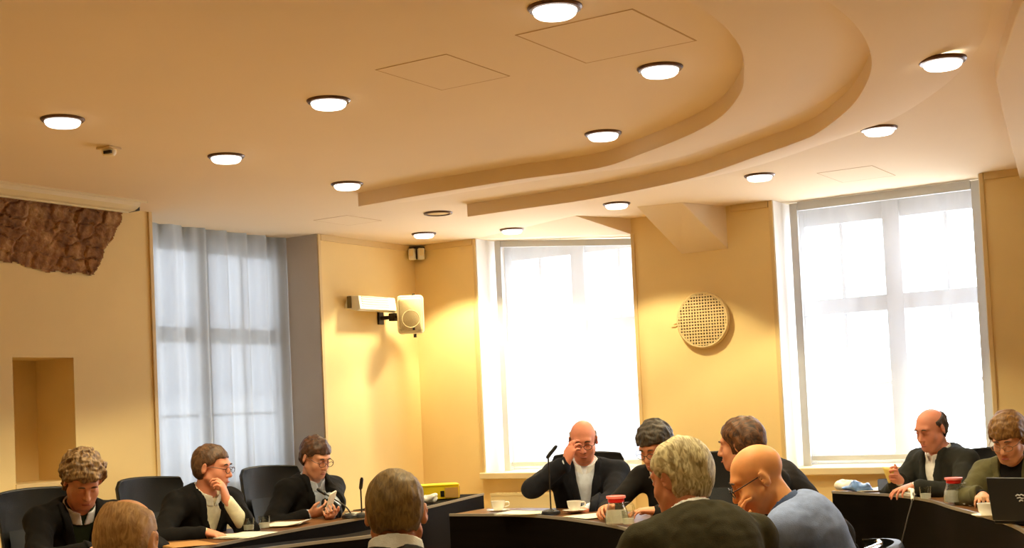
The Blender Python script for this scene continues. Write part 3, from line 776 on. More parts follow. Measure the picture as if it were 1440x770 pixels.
    for s in (1, -1): E((s*.011, .100, -.034), (.0085, .010, .008), .006)
    E((0, .090, -.061), (.023, .011, .0065), .008); E((0, .087, -.074), (.020, .011, .0075), .008)
    E((0, .101, -.0675), (.020, .007, .0018), .003, 's')
    for s in (1, -1):
        R2 = rotz(-s*.50) @ rotx(-.2)
        E((s*.081, -.012, -.004), (.0085, .021, .033), .007, R=R2); E((s*.091, -.004, .002), (.005, .010, .018), .005, 's', R=R2)
    V, Q = f.mesh(); body = mesh_obj('body', V, Q, skin(skin_c), root, 1)
    # --- lips and eyebrows
    m = MB()
    m.tube([hp(x, .1035-abs(x)**2*14, -.0675+.0) for x in np.linspace(-.021, .021, 9)], [.001]+[.0042*s_]*7+[.001], 6); m.build('lips', mat('lips', lips, .5, var=.03), root)
    if brows:
        for s in (1, -1): MB().tube([hp(s*x, .0945-abs(x-.03)**2*10-.004*(x > .035), .027+z) for x, z in ((.014, 0), (.024, .004), (.034, .005), (.046, .0))], [.003*s_, .0045*s_, .004*s_, .002], 6).build('eyebrow', mat('eyebrow', brows, .7, var=.1), root)
    # --- hair
    if hair:
        kind, c1, c2, thick = hair['kind'], hair['c'], hair['c2'], hair.get('t', .014)
        g = Field((-.15, -.17, -.17), (.15, .17, .19), .004 if h < .0056 else .005)
        X, Y, Z = g.coords(); g.ell((0, -.014-.30*thick, .036+.22*thick), (.0755, .096, .083), k=0, infl=thick*.86)
        if kind in ('short', 'bowl', 'curly', 'bob'): g.ell((0, -.035, -.01), (.067, .072, .070), k=.03, infl=thick*.8)
        if kind == 'bald': g.ell((0, -.03, -.01), (.070, .078, .072), k=.03, infl=thick*.6)
        amp = hair.get('amp', .004); g.noise(amp, hair.get('fr', 120), hair.get('seed', 1))
        if kind == 'curly': g.noise(.006, 70, 9)
        fr = hair.get('front', .066)
        nape = hair.get('nape', -.075)
        # hairline: forehead, temples in front of the ears, nape
        if kind in ('short', 'curly'):
            line = np.where(Y > .012, .012+(Y-.012)*(fr-.012)/.075, np.where(Y > -.02, -.030+(Y+.02)*1.3, nape+np.clip(-(Y+.02)*-.0, 0, 1)))
            line = line+0*X+0*Z
        elif kind == 'bowl':
            line = np.where(Y > .045, .030+(Y-.03)*.15, np.where(Y > -.02, -.050+(Y+.02)*1.25, nape)) + 0*X+0*Z
        elif kind == 'bob':
            line = np.where(Y > .028, .0+(Y-.028)*1.3, nape-.3*(Y+.03)) + 0*X+0*Z
        else: # bald: horseshoe
            line = np.where(Y > .010, .03, np.where(Y > -.025, -.02, nape)) + 0*X+0*Z
        line = line+.006*np.sin(X*95+3)*np.cos(Y*60+X*40)+.35*np.maximum(0, np.abs(X)-.030)*(Y > .04)*(kind in ('short', 'curly'))
        d = line-Z
        g.F = np.maximum(g.F, d.astype(np.float32))
        if kind == 'bald':
            ttop = hair.get('top', .045)
            g.F = np.maximum(g.F, (Z-ttop-.22*(-(Y)-.02)+0*X).astype(np.float32)); g.F = np.maximum(g.F, (Y-.022+0*X+0*Z).astype(np.float32))
        # keep the ears free
        for s in (1, -1) if kind not in ('bowl', 'bob') else (): g.ell((s*.092, -.006, -.010), (.026, .026, .036), k=.006, op='s')
        V, Q = g.mesh()
        if len(Q):
            V = (RH @ (V*hs).T).T+HC; ob = mesh_obj('hair', V, Q, hair_mat(c1, c2), root, 1)
    # --- clothes
    def torso(fld, inf, sleeve_end, sl_inf, neck=False):
        b = bulk
        fld.ell(P0+vec(0, 0, .0), (.165*b, .125*b, .145), k=.05, infl=inf); fld.ell(P0+t1*.16+vec(0, .01*b, 0), (.158*b, .118*b, .17), RC, k=.06, infl=inf)
        fld.ell(C, (.168*b, .118*b, .19), RC, k=.06, infl=inf)
        fld.cone(SHO[1], SHO[-1], .058, .058, k=.05, infl=inf)
        for s in (1, -1):
            fld.cone(N-ezc*.015+vec(s*.035, -.012, 0), SHO[s]*.6+N*.4, .045, .05, k=.05, infl=inf)
            E_, W_ = arms[s][0], arms[s][1]; fld.cone(SHO[s], E_, .058, .050, k=.035, infl=sl_inf); fld.cone(E_, E_+(W_-E_)*sleeve_end, .050, .037, k=.012, infl=sl_inf)
        fld.ell(RC @ vec(0, -.03, .07)+C, (.15, .085, .12), RC, k=.05, infl=inf)
    hc = max(h, .0065)
    if inner:
        g = Field(lo, hi, hc); torso(g, 0, .93, -.004)
        V, Q = g.mesh(); mesh_obj('shirt', V, Q, cloth(inner, .8, 'shirt_cloth'), root, 1)
    if collar:                                   # folded shirt collar standing round the neck, open at the throat
        g = Field(N-.13, N+.14, .005)
        g.cone(N-ezc*.025, N+tn*(.05+collar_h), neck_r*1.42, neck_r*1.20, k=.0, infl=.011)
        g.cone(N-ezc*.03, N+tn*.14, neck_r*1.28, neck_r*1.05, k=.0, op='s', infl=.006)
        X, Y, Z = g.coords(); ax = (X-N[0])*tn[0]+(Y-N[1])*tn[1]+(Z-N[2])*tn[2]
        g.F = np.maximum(g.F, (ax-.052-collar_h+.35*np.maximum(0, Y-N[1]-.02)).astype(np.float32)); g.F = np.maximum(g.F, (-.03-ax).astype(np.float32))
        g.F = np.maximum(g.F, np.where(Y > N[1]+.03, .006+.25*(ax+.02)-np.abs(X-N[0]), -1).astype(np.float32))
        V, Q = g.mesh()
        if len(Q): mesh_obj('collar', V, Q, cloth(collar, .8, 'shirt_cloth'), root, 1)
    g = Field(lo, hi, hc); inf = .012 if inner else .004
    torso(g, inf, .84 if inner else .93, .010 if inner else .002)
    X, Y, Z = g.coords()
    def chest(i): return (X-C[0])*RC[0][i]+(Y-C[1])*RC[1][i]+(Z-C[2])*RC[2][i]
    U, Wd, Vv = chest(0), chest(1), chest(2)
    if vneck is not None:
        vl, wt = vneck                            # bottom of the V (chest coords), half-width at the neck
        wv = np.clip((Vv-vl)/(.17-vl), -.2, 1.3)*wt
        edge = np.abs(U)-wv
        if inner:
            lap = np.maximum(np.maximum(g.F-.012, np.abs(edge-.018)-.020-.012*np.clip(1-np.abs(Vv-.07)/.05, 0, 1)), -(Wd-.03)); lap = np.maximum(lap, vl+.0-Vv); g.F = np.minimum(g.F, lap)
        cut = np.maximum(np.maximum(edge, -(Wd-.02)), vl-Vv); g.F = np.maximum(g.F, -cut)
    g.cone(N-ezc*.005, N+tn*.2, neck_r*1.25, neck_r*1.35, k=.008, op='s', infl=.008)
    g.noise(.0035, 34, int(px)); g.noise(.0012, 90, int(px)+1)
    V, Q = g.mesh(); mesh_obj(name_top, V, Q, cloth(top, .9), root, 1)
    # --- trousers and shoes
    zk = max(.40, min(hz-.04, .52)); tl = vec(-.34, -.1, .0)
    g = Field((-.32, -.24, .06), (.32, .66, hz+.12), .014); g.ell(P0, (.165, .135, .12), k=.04)
    for s in (1, -1):
        kn = vec(s*.14, .33, zk); g.cone(P0+vec(s*.085, .02, -.03), kn, .088, .064, k=.04); g.cone(kn, vec(s*.14, .27, .10), .060, .046, k=.02)
    V, Q = g.mesh(); mesh_obj('trousers', V, Q, cloth(trousers, .9, 'trouser_cloth'), root, 1)
    for s in (1, -1):
        g = Field((s*.14-.08, .14, -.01), (s*.14+.08, .52, .15), .01); g.cone((s*.14, .24, .042), (s*.145, .42, .034), .042, .034, k=.02); g.cone((s*.14, .265, .06), (s*.14, .27, .11), .042, .044, k=.02)
        X, Y, Z = g.coords(); g.F = np.maximum(g.F, (.004-Z+0*X+0*Y).astype(np.float32)); V, Q = g.mesh(); mesh_obj('shoe', V, Q, M['leather'], root, 1)
    # --- glasses
    if glasses:
        m = MB(); gy = .112; r = .0018
        for s in (1, -1):
            m.tube([hp(s*.032+.024*math.cos(a), gy-abs(s*.032+.024*math.cos(a))*.10, .0+.017*math.sin(a)) for a in np.linspace(0, 2*PI, 18, endpoint=False)], r, 6, closed=True)
            m.tube([hp(s*.056, gy-.006, .006), hp(s*.074, .085, .008), hp(s*.083, .0, .012), hp(s*.082, -.02, .0)], r*1.1, 6)
        m.tube([hp(-.008, gy, .004), hp(0, gy+.003, .007), hp(.008, gy, .004)], r, 6); m.build('glasses', mat('glasses_frame', glasses, .35, var=.02), root)
    return root
# ================================================================ DESKS of the two horseshoe rows
CEN = np.array([2.7, -4.2])
def desk(label, pts, width, panel_h, top='desk_top', n=8, cen=CEN, legs=True, edge_h=.012, out=None):
    P = [np.array(q, float) for q in catmull(pts, n)]; N_ = []
    for i in range(len(P)):
        t = P[min(i+1, len(P)-1)]-P[max(0, i-1)]; t /= np.linalg.norm(t); q = np.array([-t[1], t[0]])
        if q @ ((P[i]-cen) if out is None else np.array(out)) < 0: q = -q
        N_.append(q)
    mid = P[len(P)//2]; t0 = empty('conference_desk', (mid[0], mid[1], 0), label=label, cat='desk', group=None)
    P = [q-mid for q in P]
    def band(name, o0, o1, z0, z1, m, bev=0):
        A_ = [p+q*o0 for p, q in zip(P, N_)]; B_ = [p+q*o1 for p, q in zip(P, N_)]; k = len(A_)
        vs = [(*a, z) for z in (z0, z1) for a in A_]+[(*b, z) for z in (z0, z1) for b in B_]; fs = []
        for i in range(k-1):
            fs += [(i, i+1, k+i+1, k+i), (2*k+i, 3*k+i, 3*k+i+1, 2*k+i+1), (k+i, k+i+1, 3*k+i+1, 3*k+i), (i, 2*k+i, 2*k+i+1, i+1)]
        fs += [(0, k, 3*k, 2*k), (k-1, 3*k-1, 4*k-1, 2*k-1)]
        return link_mesh(name, vs, fs, m, t0, 'auto')
    band('tabletop', .004, width, .712, .736, M[top]); band('edge_strip', -.004, .010, .738-edge_h, .741, M['desk_edge'])
    band('front_panel', 0, .022, .728-panel_h, .7385-edge_h, M['desk'])
    for i in (0, len(P)//2, len(P)-1) if legs else ():
        s = 1 if i == 0 else -1; t = P[min(i+1, len(P)-1)]-P[max(0, i-1)]; t /= np.linalg.norm(t)
        c = P[i]+N_[i]*width*.55+t*s*.022
        MB().box((c[0], c[1], .356), (.04, width*.78, .712), math.atan2(t[1], t[0])).build('side_leg', M['desk'], t0, smooth=False, bevel=.003)
    return t0
desk('long dark-fronted conference desk running along the left wall', [(1.80, -5.4), (1.735, -4.95), (1.66, -4.45), (1.578, -3.921), (1.459, -3.27), (1.35, -2.394), (1.325, -1.98)], .5, .15)
desk('dark high-fronted desk end in the far corner carrying the yellow box', [(1.318, -1.93), (1.302, -1.747), (1.14, -1.17), (.98, -.602)], .46, .55, top='desk')
e0 = hit(575, 741, 2, .74)
desk('narrow dark desk with pale edge strip in front of the left desk', [(1.935, -4.35), (2.009, -3.952), (2.074, -3.691), (2.163, -3.412), (e0[0], e0[1])], .20, .045, top='desk', n=5)
desk('curved black-fronted desk in front of the middle window', [(1.825, -2.234), (2.161, -2.221), (2.497, -2.296), (2.925, -2.565), (3.375, -2.939), (3.72, -3.45), (3.90, -4.05), (3.90, -4.65), (3.72, -5.15), (3.35, -5.5), (2.9, -5.7)], .44, .60)
desk('dark curved desk under the right-hand window', [(3.603, -.593), (3.85, -.745), (4.097, -.904), (4.39, -1.27), (4.632, -1.724), (4.979, -2.331), (5.212, -2.86), (5.40, -3.5)], .40, .60)

# ================================================================ CHAIRS
def chair(height=1.05, chrome=False):
    t = empty('conference_chair', (0, 0, 0))
    def back(u, v, off=0, w0=.40, w1=.47, z0=.50, z1=height):
        z = z0+(z1-z0)*v; w = (w0+(w1-w0)*v)*(1-.10*max(0, (v-.93)/.07)**2); x = (u-.5)*w
        y = -.235-.20*(z-.5)+.09*(abs(u-.5)*2)**2.2-.03*math.sin(v*3)+off
        return (x, y, z-.012*(abs(u-.5)*2)**2*(v > .9))
    def slab(m, nu, nv, th, **k):
        A_ = [[back(i/(nu-1), j/(nv-1), 0, **k) for j in range(nv)] for i in range(nu)]; B_ = [[back(i/(nu-1), j/(nv-1), -th, **k) for j in range(nv)] for i in range(nu)]
        n = nu*nv; vs = [q for r in A_ for q in r]+[q for r in B_ for q in r]; fs = []
        for i in range(nu-1):
            for j in range(nv-1): a = i*nv+j; b_ = (i+1)*nv+j; fs += [(a, b_, b_+1, a+1), (n+a, n+a+1, n+b_+1, n+b_)]
        for j in range(nv-1): a = j; b_ = (nu-1)*nv+j; fs += [(a, a+1, n+a+1, n+a), (b_, n+b_, n+b_+1, b_+1)]
        for i in range(nu-1): a = i*nv; b_ = a+nv; fs += [(a, n+a, n+b_, b_), (a+nv-1, b_+nv-1, n+b_+nv-1, n+a+nv-1)]
        return m.add(vs, fs)
    slab(MB(), 13, 14, .034).build('backrest', M['leather'], t, bevel=.008)
    m = MB()
    A_ = lambda u, v: (lambda q: (q[0]*.84, q[1]+.012+.012*math.sin(PI*u)*math.sin(PI*v), q[2]))(back(u, .06+.56*v))
    m.grid(A_, 11, 10); m.build('backrest_pad', M['mesh'], t)
    m = MB(); loft(m, [(rrect(.42, .40, .07), 0), (rrect(.48, .46, .08), .02), (rrect(.48, .46, .08), .055), (rrect(.43, .41, .07), .075)])
    o = m.build('seat', M['leather'], t); o.matrix_local = Matrix.Translation((0, .01, .375)) @ Matrix.Rotation(-PI/2, 4, 'X') @ Matrix.Rotation(PI, 4, 'Z') @ Matrix.Translation((0, -.075, 0))
    mm = M['chrome'] if chrome else M['black_plastic']
    for s in (-1, 1):
        m = MB(); m.tube(catmull([(s*.225, -.19, .375), (s*.30, -.19, .47), (s*.315, -.15, .575), (s*.315, -.02, .60), (s*.31, .08, .59)], 5), .013, 10); m.build('armrest', mm, t)
    if chrome:
        m = MB(); m.tube(catmull([(-.225, -.245, .60), (-.24, -.275, .76), (-.235, -.29, height-.03), (-.20, -.31, height+.012), (0, -.345, height+.022), (.20, -.31, height+.012), (.235, -.29, height-.03), (.24, -.275, .76), (.225, -.245, .60)], 6), .0125, 12); m.build('back_hoop', M['chrome'], t)
    m = MB(); m.lathe([(.028, .09), (.028, .28), (.02, .28), (.02, .33), (.06, .345), (.06, .36)], 20); m.build('column', mm, t)
    m = MB()
    for k in range(5):
        a = 2*PI*k/5+.3; m.tube([(0, 0, .10), (.15*math.cos(a), .15*math.sin(a), .092), (.28*math.cos(a), .28*math.sin(a), .072)], [.024, .019, .012], 8)
    m.build('star_base', mm, t)
    for k in range(5):
        a = 2*PI*k/5+.3; m = MB(); Mx = Matrix.Rotation(a+PI/2, 3, 'Z') @ Matrix.Rotation(PI/2, 3, 'X')
        m.lathe([(.012, -.02), (.028, -.018), (.030, 0), (.028, .018), (.012, .02)], 16, c=(.285*math.cos(a), .285*math.sin(a), .030), M=Matrix.Rotation(a, 3, 'Z') @ Matrix.Rotation(PI/2, 3, 'X')); m.build('caster', M['black_plastic'], t)
    return t
CH = {}
def put_chair(key, x, y, rz, label):
    if key not in CH: CH[key] = chair(*key); o = CH[key]
    else: o = copy_tree(CH[key])
    o.location = (float(x), float(y), 0); o.rotation_euler = (0, 0, rz)
    return tag(o, label, 'chair', 'black conference chairs')
def chair_for(p, label, key=(1.05, False), back=.06, side=0, dr=0):
    rz = p.rotation_euler[2]; c, s = math.cos(rz), math.sin(rz)
    return put_chair(key, p.location[0]+s*back+c*side, p.location[1]-c*back+s*side, rz+dr, label)

# ================================================================ THINGS ON THE DESKS
ZT = .7415
def on(px, py): q = hit(px, py, 2, ZT); return np.array([q[0], q[1], ZT])
def jug(px, py, label, sc=1.0):
    q = on(px, py); t = empty('water_jug', q, .6, label=label, cat='jug', group='water jugs with red lids')
    s = sc
    m = MB(); m.lathe([(0.0001, .003), (.050*s, .003), (.056*s, .010), (.057*s, .03), (.052*s, .065*s), (.040*s, .098*s), (.038*s, .112*s), (.036*s, .112*s), (.038*s, .097*s), (.050*s, .064*s), (.0545*s, .03), (.053*s, .012), (.0001, .008)], 36, caps=False); m.build('glass_body', M['jug'], t)
    m = MB(); m.lathe([(.0001, .010), (.052*s, .013), (.0535*s, .03), (.0495*s, .062*s), (.047*s, .07*s), (.0001, .07*s)], 32, caps=False); m.build('water', M['water'], t)
    m = MB(); m.lathe([(.034*s, .106*s), (.038*s, .110*s), (.040*s, .128*s), (.0001, .130*s)], 32, caps=False); m.build('lid', M['red_lid'], t)
    m = MB(); m.lathe([(.040*s, .126*s), (.046*s, .127*s), (.046*s, .138*s), (.040*s, .139*s), (.036*s, .133*s)], 32, caps=False); m.build('lid_rim', M['pink_lid'], t)
    m = MB(); m.tube(catmull([(.038*s, 0, .10*s), (.072*s, 0, .098*s), (.082*s, 0, .07*s), (.074*s, 0, .04*s), (.055*s, 0, .032*s)], 5), .0065, 10); m.build('handle', M['jug'], t)
    return t
jug(868, 738, 'water jug with red lid in front of the dark-haired man', 1.06); jug(1343, 708, 'water jug with red lid on the right-hand desk', 1.0)
def tumbler(px, py, label, r=.032, h=.075, fill=.5):
    q = on(px, py); t = empty('drinking_glass', q, 0, label=label, cat='glass', group='drinking glasses')
    m = MB(); m.lathe([(.0001, .002), (r*.82, .002), (r*.86, .006), (r, h), (r-.0022, h), (r*.84-.002, .010), (.0001, .008)], 28, caps=False); m.build('tumbler', M['jug'], t)
    m = MB(); m.lathe([(.0001, .010), (r*.83, .011), (r*.82+r*.12*fill, h*fill), (.0001, h*fill)], 24, caps=False); m.build('water', M['water'], t); return t
tumbler(372, 744, 'clear drinking glass nearest the paper stack on the left desk'); tumbler(350, 747, 'clear drinking glass beside the hand of the chin-resting man')
tumbler(884, 739, 'clear drinking glass just right of the middle jug'); tumbler(1302, 703, 'clear drinking glass left of the right-hand jug'); tumbler(1360, 708, 'clear drinking glass touching the right-hand jug', .030, .09)
tumbler(1391, 720, 'clear drinking glass left of the laptop')
def cup(px, py, label):
    q = on(px, py); t = empty('coffee_cup', q, .8, label=label, cat='cup', group='white coffee cups')
    m = MB(); m.lathe([(.0001, .002), (.045, .004), (.068, .013), (.070, .015), (.046, .009), (.0001, .007)], 32, caps=False); m.build('saucer', M['porcelain'], t)
    m = MB(); m.lathe([(.0001, .010), (.024, .010), (.036, .030), (.042, .066), (.039, .066), (.033, .031), (.022, .014), (.0001, .014)], 32, caps=False); m.build('bowl', M['porcelain'], t)
    m = MB(); m.lathe([(.0001, .052), (.037, .052)], 28, caps=False); m.build('coffee', M['coffee'], t)
    m = MB(); m.tube(catmull([(.039, 0, .056), (.062, 0, .055), (.064, 0, .036), (.036, 0, .028)], 5), .004, 8); m.build('handle', M['porcelain'], t); return t
cup(701, 719.5, 'white cup and saucer on the middle desk near its left end'); cup(808, 720, 'white cup in front of the bald man at the middle desk')
cup(1388, 727, 'white cup on the right-hand desk beside the laptop')
def sheets(name, px, py, rz, label, w=.21, d=.297, n=3, m='paper', z=0, cat='papers', curl=.0):
    q = on(px, py); t = empty(name, (q[0], q[1], ZT+z), rz, label=label, cat=cat)
    rs = np.random.RandomState(int(px*7+py))
    for k in range(n):
        a = rs.uniform(-.10, .10); ox, oy = rs.uniform(-.012, .012, 2); g = MB()
        zz = .0006+.0022*k
        def fn(u, v): 
            x, y = (u-.5)*w, (v-.5)*d
            return (ox+x*math.cos(a)-y*math.sin(a), oy+x*math.sin(a)+y*math.cos(a), zz+curl*(max(0, u-.55)/.45)**2+.002*math.sin(u*3+k)*(k > 0))
        g.grid(fn, 9, 7); o = g.build('sheet', M[m if k < n-1 or m != 'paper' else 'paper_print'], t); o.modifiers.new('solid', 'SOLIDIFY').thickness = .0012
    return t
sheets('paper_stack', 402, 737, .5, 'stack of white papers before the man reading his phone', n=4, curl=.012)
sheets('paper_sheet', 345, 752, .2, 'white paper under the glasses on the left desk', n=2)
sheets('paper_sheet', 508, 722.5, .9, 'white paper at the far end of the left desk', n=2, w=.18, d=.24)
sheets('folder', 262, 765, 1.2, 'brown folder in front of the chin-resting man', m='kraft', n=2, w=.24, d=.32)
sheets('paper_sheet', 322, 752, .6, 'pale note sheet beside the brown folder', n=1, w=.12, d=.2)
sheets('paper_stack', 738, 721, .15, 'white papers between the cup and the microphone', n=3, w=.28, d=.22, curl=.004)
sheets('paper_stack', 838, 725, -.5, 'white papers under the forearm of the bald man', n=3, w=.22, d=.28)
sheets('paper_sheet', 1224, 689, .7, 'white paper left of the dark tablet on the right-hand desk', n=3, w=.2, d=.2, curl=.01)
sheets('paper_stack', 1292, 694, .8, 'white papers between the dark tablet and the jug', n=3, w=.2, d=.26)
sheets('magazine', 1312, 694, .4, 'magazine with a lifted page in front of the man in the grey suit', n=3, m='paper_print', w=.2, d=.24, curl=.05)
sheets('paper_stack', 1384, 706, .5, 'white papers in front of the woman in olive', n=4, w=.24, d=.28, curl=.008)
# gooseneck microphones
def mic(base, tip, label, bend=.0, head=.075, r=.011, upright=.6):
    t = empty('gooseneck_microphone', base, 0, label=label, cat='microphone', group='gooseneck microphones')
    d = np.array(tip)-np.array(base)
    m = MB(); m.lathe([(.0001, 0), (.050, 0), (.055, .006), (.052, .018), (.030, .026), (.012, .030), (.0001, .031)], 28, caps=False); m.build('base', M['black_plastic'], t)
    p0 = vec(0, 0, .025); p1 = vec(0, 0, upright*max(.06, d[2])); u = unit(d-p1); p2 = d-u*head
    m = MB(); m.tube(catmull([p0, p1*.6, p1+(p2-p1)*.25, p2], 6), .0045, 8); m.build('stem', M['dark_metal'], t)
    m = MB(); m.tube([p2, p2+u*.008, p2+u*.016, p2+u*(head-.012), d], [.005, r*.9, r, r, r*.6], 14); m.build('head', M['black_plastic'], t)
    MB().box((.03, -.02, .024), (.012, .012, .004)).build('button', M['desk_edge'], t)
    return t
b_ = on(509, 727); mic(b_, at(509, 671, dep := float((b_-CAM) @ RM[2])), 'upright black gooseneck microphone at the end of the left desk', upright=.75)
b_ = on(493, 728); mic(b_, at(446, 687, 8.0), 'gooseneck microphone bent across the man with the phone', upright=.30, head=.07)
b_ = on(775, 722.5); mic(b_, at(783, 626, float((b_-CAM) @ RM[2])), 'tall gooseneck microphone at the middle desk before the bald man', upright=.85, head=.095)
# yellow document box with tan end, and crumpled white paper
def dbox():
    a = at(640, 697, 9.55); t = empty('document_box', (.72, -1.08, ZT), .55, label='bright yellow document box on the far corner desk', cat='box')
    return t
bx = hit(618, 700, 2, ZT); t = empty('document_box', (bx[0], bx[1], ZT), facing(.99, .15), label='bright yellow document box on the far corner desk', cat='box')
MB().box((0, 0, .045), (.20, .26, .09)).build('body', M['yellow'], t, smooth=False, bevel=.003)
m = MB(); m.box((0, 0, .094), (.208, .268, .012)); m.build('lid', M['yellow'], t, smooth=False, bevel=.003)
MB().box((0, .1335, .046), (.18, .006, .075)).build('end_label', M['tan'], t, smooth=False)
MB().box((.102, .012, .036), (.006, .026, .040)).build('spine_label', M['dark_metal'], t, smooth=False)
MB().box((.1015, .078, .042), (.005, .094, .070)).build('card_pocket', M['tan'], t, smooth=False)
def crumple(px, py, label, sz, m, seed, name='crumpled_paper', cat='paper'):
    q = on(px, py); g = Field((-.12, -.12, -.02), (.12, .12, .12), .006); g.ell((0, 0, sz[2]*.8), sz, k=0); g.noise(.016, 45, seed); g.noise(.006, 110, seed+1)
    X, Y, Z = g.coords(); g.F = np.maximum(g.F, (.001-Z+0*X+0*Y).astype(np.float32)); V, Q = g.mesh()
    o = mesh_obj(name, V, Q, M[m], None, 1); o.location = (q[0], q[1], ZT); tag(o, label, cat)
crumple(603, 706, 'crumpled white paper in front of the yellow box', (.05, .04, .03), 'paper', 3)
crumple(1203, 690, 'crumpled pale blue plastic wrapping on the right-hand desk', (.095, .06, .028), 'blue_plastic', 11, 'plastic_wrapping', 'wrapping')
crumple(1187, 689, 'crumpled white tissue beside the blue wrapping', (.05, .04, .034), 'paper', 17, 'tissue', 'tissue')
# dark tablet tipped over the desk edge, with its cable hanging down the front
q = on(1262, 690); t = empty('tablet_computer', (q[0]-.02, q[1]-.03, ZT+.006), facing(.97, -.25), label='dark tablet leaning at the desk edge in front of the man in the grey suit', cat='tablet')
Mx = Matrix.Rotation(-.55, 3, 'Y') @ Matrix.Rotation(.0, 3, 'X')
m = MB(); loft(m, [(rrect(.165, .115, .012), -.004), (rrect(.17, .12, .012), 0), (rrect(.165, .115, .012), .005)]); o = m.build('shell', M['laptop'], t); o.matrix_local = Matrix.Translation((0, .0, .035)) @ Matrix.Rotation(PI/2, 4, 'Z') @ Matrix.Rotation(-1.0, 4, 'X')
m = MB(); m.box((0, .0055, 0), (.145, .001, .095)); o = m.build('screen', M['screen'], t); o.matrix_local = Matrix.Translation((0, .0, .035)) @ Matrix.Rotation(PI/2, 4, 'Z') @ Matrix.Rotation(-1.0, 4, 'X')
a0 = at(1283, 690, 7.45); pth = [at(1277, 688, 7.62), a0, at(1283, 702, 7.38), at(1276, 730, 7.30), at(1266, 770, 7.25), at(1256, 800, 7.2), np.array([*(at(1250, 815, 7.2)[:2]), .006])]
t = empty('cable', tuple(a0), 0, label='thin dark cable with white plug hanging over the right-hand desk front', cat='cable')
m = MB(); m.tube([p-a0 for p in catmull(pth, 6)], .0042, 8); m.build('lead', M['dark_metal'], t)
m = MB(); m.tube([pth[0]-a0, vec(0, 0, .004), pth[2]-a0], [.011, .013, .008], 12); m.build('plug', M['white_plastic'], t)
# laptop with silver emblem
q = hit(1441, 738, 2, ZT); t = empty('laptop', (q[0], q[1], ZT), facing(.72, .69)+.0, label='black laptop with silver emblem on its lid, at the right edge', cat='laptop')
MB().box((0, .12, .009), (.29, .21, .016)).build('keyboard_base', M['laptop'], t, bevel=.004)
Lm = Matrix.Translation((0, .005, .014)) @ Matrix.Rotation(.20, 4, 'X')
m = MB(); m.box((0, 0, .10), (.29, .010, .195)); o = m.build('lid', M['laptop'], t, bevel=.004); o.matrix_local = Lm
m = MB(); m.box((0, .0055, .103), (.26, .001, .165)); o2 = m.build('screen', M['screen'], t, smooth=False); o2.matrix_local = Lm
em = MB()
for pts in ([(-.020, .012), (-.012, .018), (-.002, .014), (.004, .019), (.016, .014)], [(-.016, .002), (-.004, .006), (.008, .000), (.014, .004)], [(-.008, -.012), (.0, -.006), (.010, -.010)]):
    em.tube([(x, -.0055, .105+z) for x, z in pts], .0032, 8)
o = em.build('emblem', M['emblem'], o2.parent); o.matrix_local = Lm
# ================================================================ THE PEOPLE
BLK = (.075, .065, .06)
pc = person('man with curly grey-brown hair, black jacket and green jumper, head bowed at the far left', 117, 676, 6.45, facing(.62, -.78), lean=.30, hunch=.25, nod=.62, turn=-.12, skin_c=(.87, .62, .50),
    hair=dict(kind='curly', c=(.30, .19, .10), c2=(.62, .49, .31), t=.032, amp=.005, fr=150, front=.056, nape=-.07), top=BLK, inner=(.13, .17, .10), vneck=(-.12, .065), collar=(.86, .88, .90),
    hands={'R': dict(px=(128, 775, 6.15), dir=(-.4, 1, .1)), 'L': dict(loc=(-.18, .40, .775))})
ph = person('man in black jacket and white shirt resting his chin on his left hand', 299, 657, 7.37, facing(.80, -.60), lean=.26, hunch=.18, nod=.16, turn=.42, skin_c=(.86, .58, .46),
    hair=dict(kind='short', c=(.25, .16, .10), c2=(.44, .31, .20), t=.012, front=.074, amp=.002), top=BLK, inner=(.93, .91, .80), vneck=(-.16, .07), collar=(.94, .93, .88), glasses=(.25, .15, .12),
    hands={'R': dict(px=(292, 749, 7.05), dir=(-.2, 1, -.15), curl=(.45, .5, .55, .6)), 'L': dict(px=(318, 701, 7.22), dir=(.22, -.10, 1), palm=(.6, -.8, 0), curl=(.7, .8, .9, 1.0), pole=(-.7, .1, -1))})
pp = person('man in black jacket and pale checked shirt reading a phone before the left window', 444, 643, 8.35, facing(.72, -.69), lean=.16, hunch=.14, nod=.42, turn=.05, skin_c=(.88, .64, .52),
    hair=dict(kind='short', c=(.20, .12, .07), c2=(.38, .23, .13), t=.016, front=.060, amp=.003), top=BLK, inner=(.72, .76, .82), vneck=(-.17, .06), collar=(.78, .81, .86), glasses=(.35, .22, .18),
    hands={'R': dict(px=(436, 722, 8.12), dir=(-.55, .9, .15), palm=(-.7, 0, .7), curl=(.7, .8, .9, .9)), 'L': dict(px=(465, 726, 7.98), dir=(.6, .8, .1), palm=(.4, 0, .8), curl=(.8, .9, 1, 1))})
pw = person('balding man in dark navy suit rubbing his eye in front of the middle window', 820, 619, 8.05, facing(-.10, -1), lean=.14, hunch=.12, nod=.36, turn=.0, skin_c=(.86, .55, .44),
    hair=dict(kind='bald', c=(.34, .25, .20), c2=(.52, .42, .36), t=.007, top=.035), top=(.10, .10, .125), inner=(.83, .86, .92), vneck=(-.20, .06), collar=(.93, .94, .97), glasses=(.16, .10, .10), bulk=1.10, sh=.195,
    hands={'R': dict(px=(797, 649, 7.84), dir=(-.38, .05, 1), palm=(-.75, -.6, .2), curl=(.45, .5, .6, .8), pole=(1, .1, -.7)), 'L': dict(px=(822, 718, 7.66), dir=(.95, .25, -.05), curl=(.4, .45, .5, .5), pole=(-1, -.1, -.6))})
